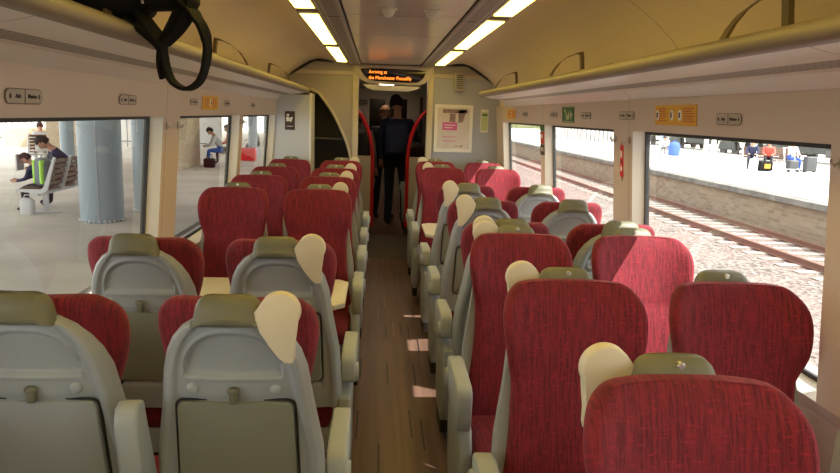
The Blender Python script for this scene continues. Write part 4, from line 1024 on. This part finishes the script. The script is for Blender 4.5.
# freight wagons standing behind the far platform
def wagon(y, lb):
    t = empty('freight_wagon', (24.2, y, -.42), lb, 'wagon', 'freight wagons')
    b = MB(); b.box(-.9, .9, -6.6, 6.6, 1.15, 1.45, 'wagon_l'); b.box(-1.1, -.9, -6.6, 6.6, 1.1, 1.5, 'wagon_l'); b.obj('underframe', t)
    b = MB(); b.box(-1.1, 1.1, -6.4, 6.4, 1.5, 3.7, 'wagon')
    for i in range(12): b.box(-1.16, -1.1, -6.4+i*1.14, -6.3+i*1.14, 1.5, 3.7, 'wagon_l')
    b.obj('body', t)
    for yy in (-5, -3.4, 3.4, 5):
        b = MB()
        for s in (-1, 1): b.rings([[(s*.85+dx, yy+r_*math.cos(q*PI/12), .55+r_*math.sin(q*PI/12)) for q in range(24)] for r_, dx in ((.46, -.06), (.46, .06), (.2, .08), (.02, .08))], 'post_d')
        b.tube([(-.85, yy, .55), (.85, yy, .55)], .07, 'post_d', 8); b.obj('wheelset', t, smooth=50)
    for yy in (-4.2, 4.2):
        b = MB(); b.prism([(yy-1.2, .45), (yy+1.2, .45), (yy+1.0, .95), (yy+.3, 1.1), (yy-.3, 1.1), (yy-1.0, .95)], -1.1, -.98, 'wagon', 'x', .02); b.obj('bogie_frame', t)
    b = MB(); b.box(-1.0, -.8, -2.4, 2.4, .7, 1.1, 'wagon'); b.box(-1.02, -.96, -1.5, -.6, .55, .95, 'post_d'); b.obj('brake_gear', t)
for i, y in enumerate((36, 50, 64, 78, 92)): wagon(y, 'dark grey freight wagon behind the sunlit platform, '+['nearest, at the right of the near window', 'second from the right', 'third along', 'fourth along', 'farthest'][i])
for x_, y_, lb in ((19.4, 40.0, 'nearer of the two white posts on the sunlit platform'), (19.9, 42.0, 'farther of the two white posts on the sunlit platform')):
    b = MB(); b.tube([(x_, y_, -.2), (x_, y_, 3.5)], .13, 'reveal', 12); b.tube([(x_, y_, -.2), (x_, y_, .05)], .19, 'reveal', 12); tag(b.obj('platform_post', smooth=60), lb, 'post', 'white platform posts')
b = MB(); b.tube([(20.9, 51, -.2), (20.9, 51, 3.4)], .28, 'steel_blue', 12); tag(b.obj('platform_post', smooth=60), 'pale wide post at the left edge of the near right window', 'post')
for x_, y_, w_, lb in ((18.0, 62, 4.6, 'white fence panel standing far down the sunlit platform'), (16.5, 70, 4, 'pale corrugated hoarding far down the sunlit platform')):
    b = MB(); b.box(x_, x_+w_, y_, y_+.2, -.2, 1.5, 'slabs')
    for i in range(12): b.box(x_+i*w_/12, x_+i*w_/12+.06, y_-.06, y_, -.2, 1.5, 'coping')
    tag(b.obj('fence_panel'), lb, 'fence')
# people across the tracks
b2 = bench((17.0, 29.7, PZ), 0, 'bench with seated people on the sunlit platform', 4)
person('person', 'person in dark jacket and jeans seated on the left of the sunlit bench', seated(.15, .46), ('navy', 'jeans'), (16.05, 29.55, PZ), -.5)
person('person', 'person in coral top seated on the sunlit bench', seated(.3, .46), ('coral', 'jeans'), (16.75, 29.5, PZ), -.5)
person('person', 'person in pale blue denim seated on the right of the sunlit bench', seated(.1, .46), ('white_c', 'blue_c'), (17.75, 29.5, PZ), .2)
t = empty('suitcase', (18.15, 28.7, PZ), 'dark grey upright suitcase right of the sunlit bench', 'suitcase')
b = MB(); b.rbox(-.24, .24, -.15, .15, .04, .66, .05, 'suit', 3); b.obj('case_body', t, smooth=60)
b = MB(); b.tube([(-.12, .1, .66), (-.12, .1, .78), (.12, .1, .78), (.12, .1, .66)], .015, 'dark', 6); b.obj('handle', t)
for x_ in (-.2, .2):
    b = MB(); b.tube([(x_, -.1, .04), (x_, .1, .04)], .04, 'dark', 10); b.obj('wheel', t)
t = empty('holdall', (16.25, 28.8, PZ), 'dark holdall with a yellow patch at the feet of the seated people', 'bag')
b = MB(); b.rbox(-.3, .3, -.15, .15, 0, .42, .09, 'bag', 3); b.obj('bag_body', t, smooth=60); b = MB(); b.box(-.1, .15, -.16, -.14, .12, .3, 'yellow'); b.obj('patch', t)
t = empty('white_bag', (15.75, 28.8, PZ), 'white bag standing by the seated people across the tracks', 'bag')
b = MB(); b.rbox(-.16, .16, -.1, .1, 0, .5, .05, 'white_c', 3); b.obj('bag_body', t, smooth=60); b = MB(); b.tube([(-.08, 0, .48), (0, 0, .6), (.08, 0, .48)], .012, 'white_c', 6); b.obj('handle', t)
t = empty('luggage_trolley', (17.2, 28.6, PZ), 'metal luggage trolley with dark bags in front of the sunlit bench', 'trolley')
b = MB()
for x_ in (-.22, .22): b.tube([(x_, 0, .1), (x_, .1, .95), (x_, .25, 1.0)], .018, 'bench_w', 6)
b.tube([(-.22, .25, 1.0), (.22, .25, 1.0)], .018, 'bench_w', 6); b.box(-.24, .24, -.4, .05, .12, .15, 'bench_w'); b.obj('frame', t)
b = MB()
for x_ in (-.2, .2): b.tube([(x_-.02, -.3, .07), (x_+.02, -.3, .07)], .07, 'dark', 10)
b.obj('wheels', t); b = MB(); b.rbox(-.2, .2, -.36, 0, .15, .5, .05, 'suit', 3); b.obj('basket', t)
person('person', 'person with white top crouching by a blue bag, left in the near right window', seated(.3, .30), ('white_c', 'grey_c'), (17.25, 41.4, PZ), -1.0)
t = empty('blue_bag', (17.15, 40.2, PZ), 'bright blue bag on the sunlit platform, left in the near right window', 'bag')
b = MB(); b.rings([[(a*math.cos(q*PI/10), a*.7*math.sin(q*PI/10), z_) for q in range(20)] for a, z_ in ((.30, 0), (.34, .15), (.34, .55), (.26, .74), (.1, .80))], 'blue_c'); b.obj('bag_body', t, smooth=60); b = MB(); b.tube([(-.1, 0, .78), (0, 0, .88), (.1, 0, .78)], .02, 'blue_c', 6); b.obj('handle', t)
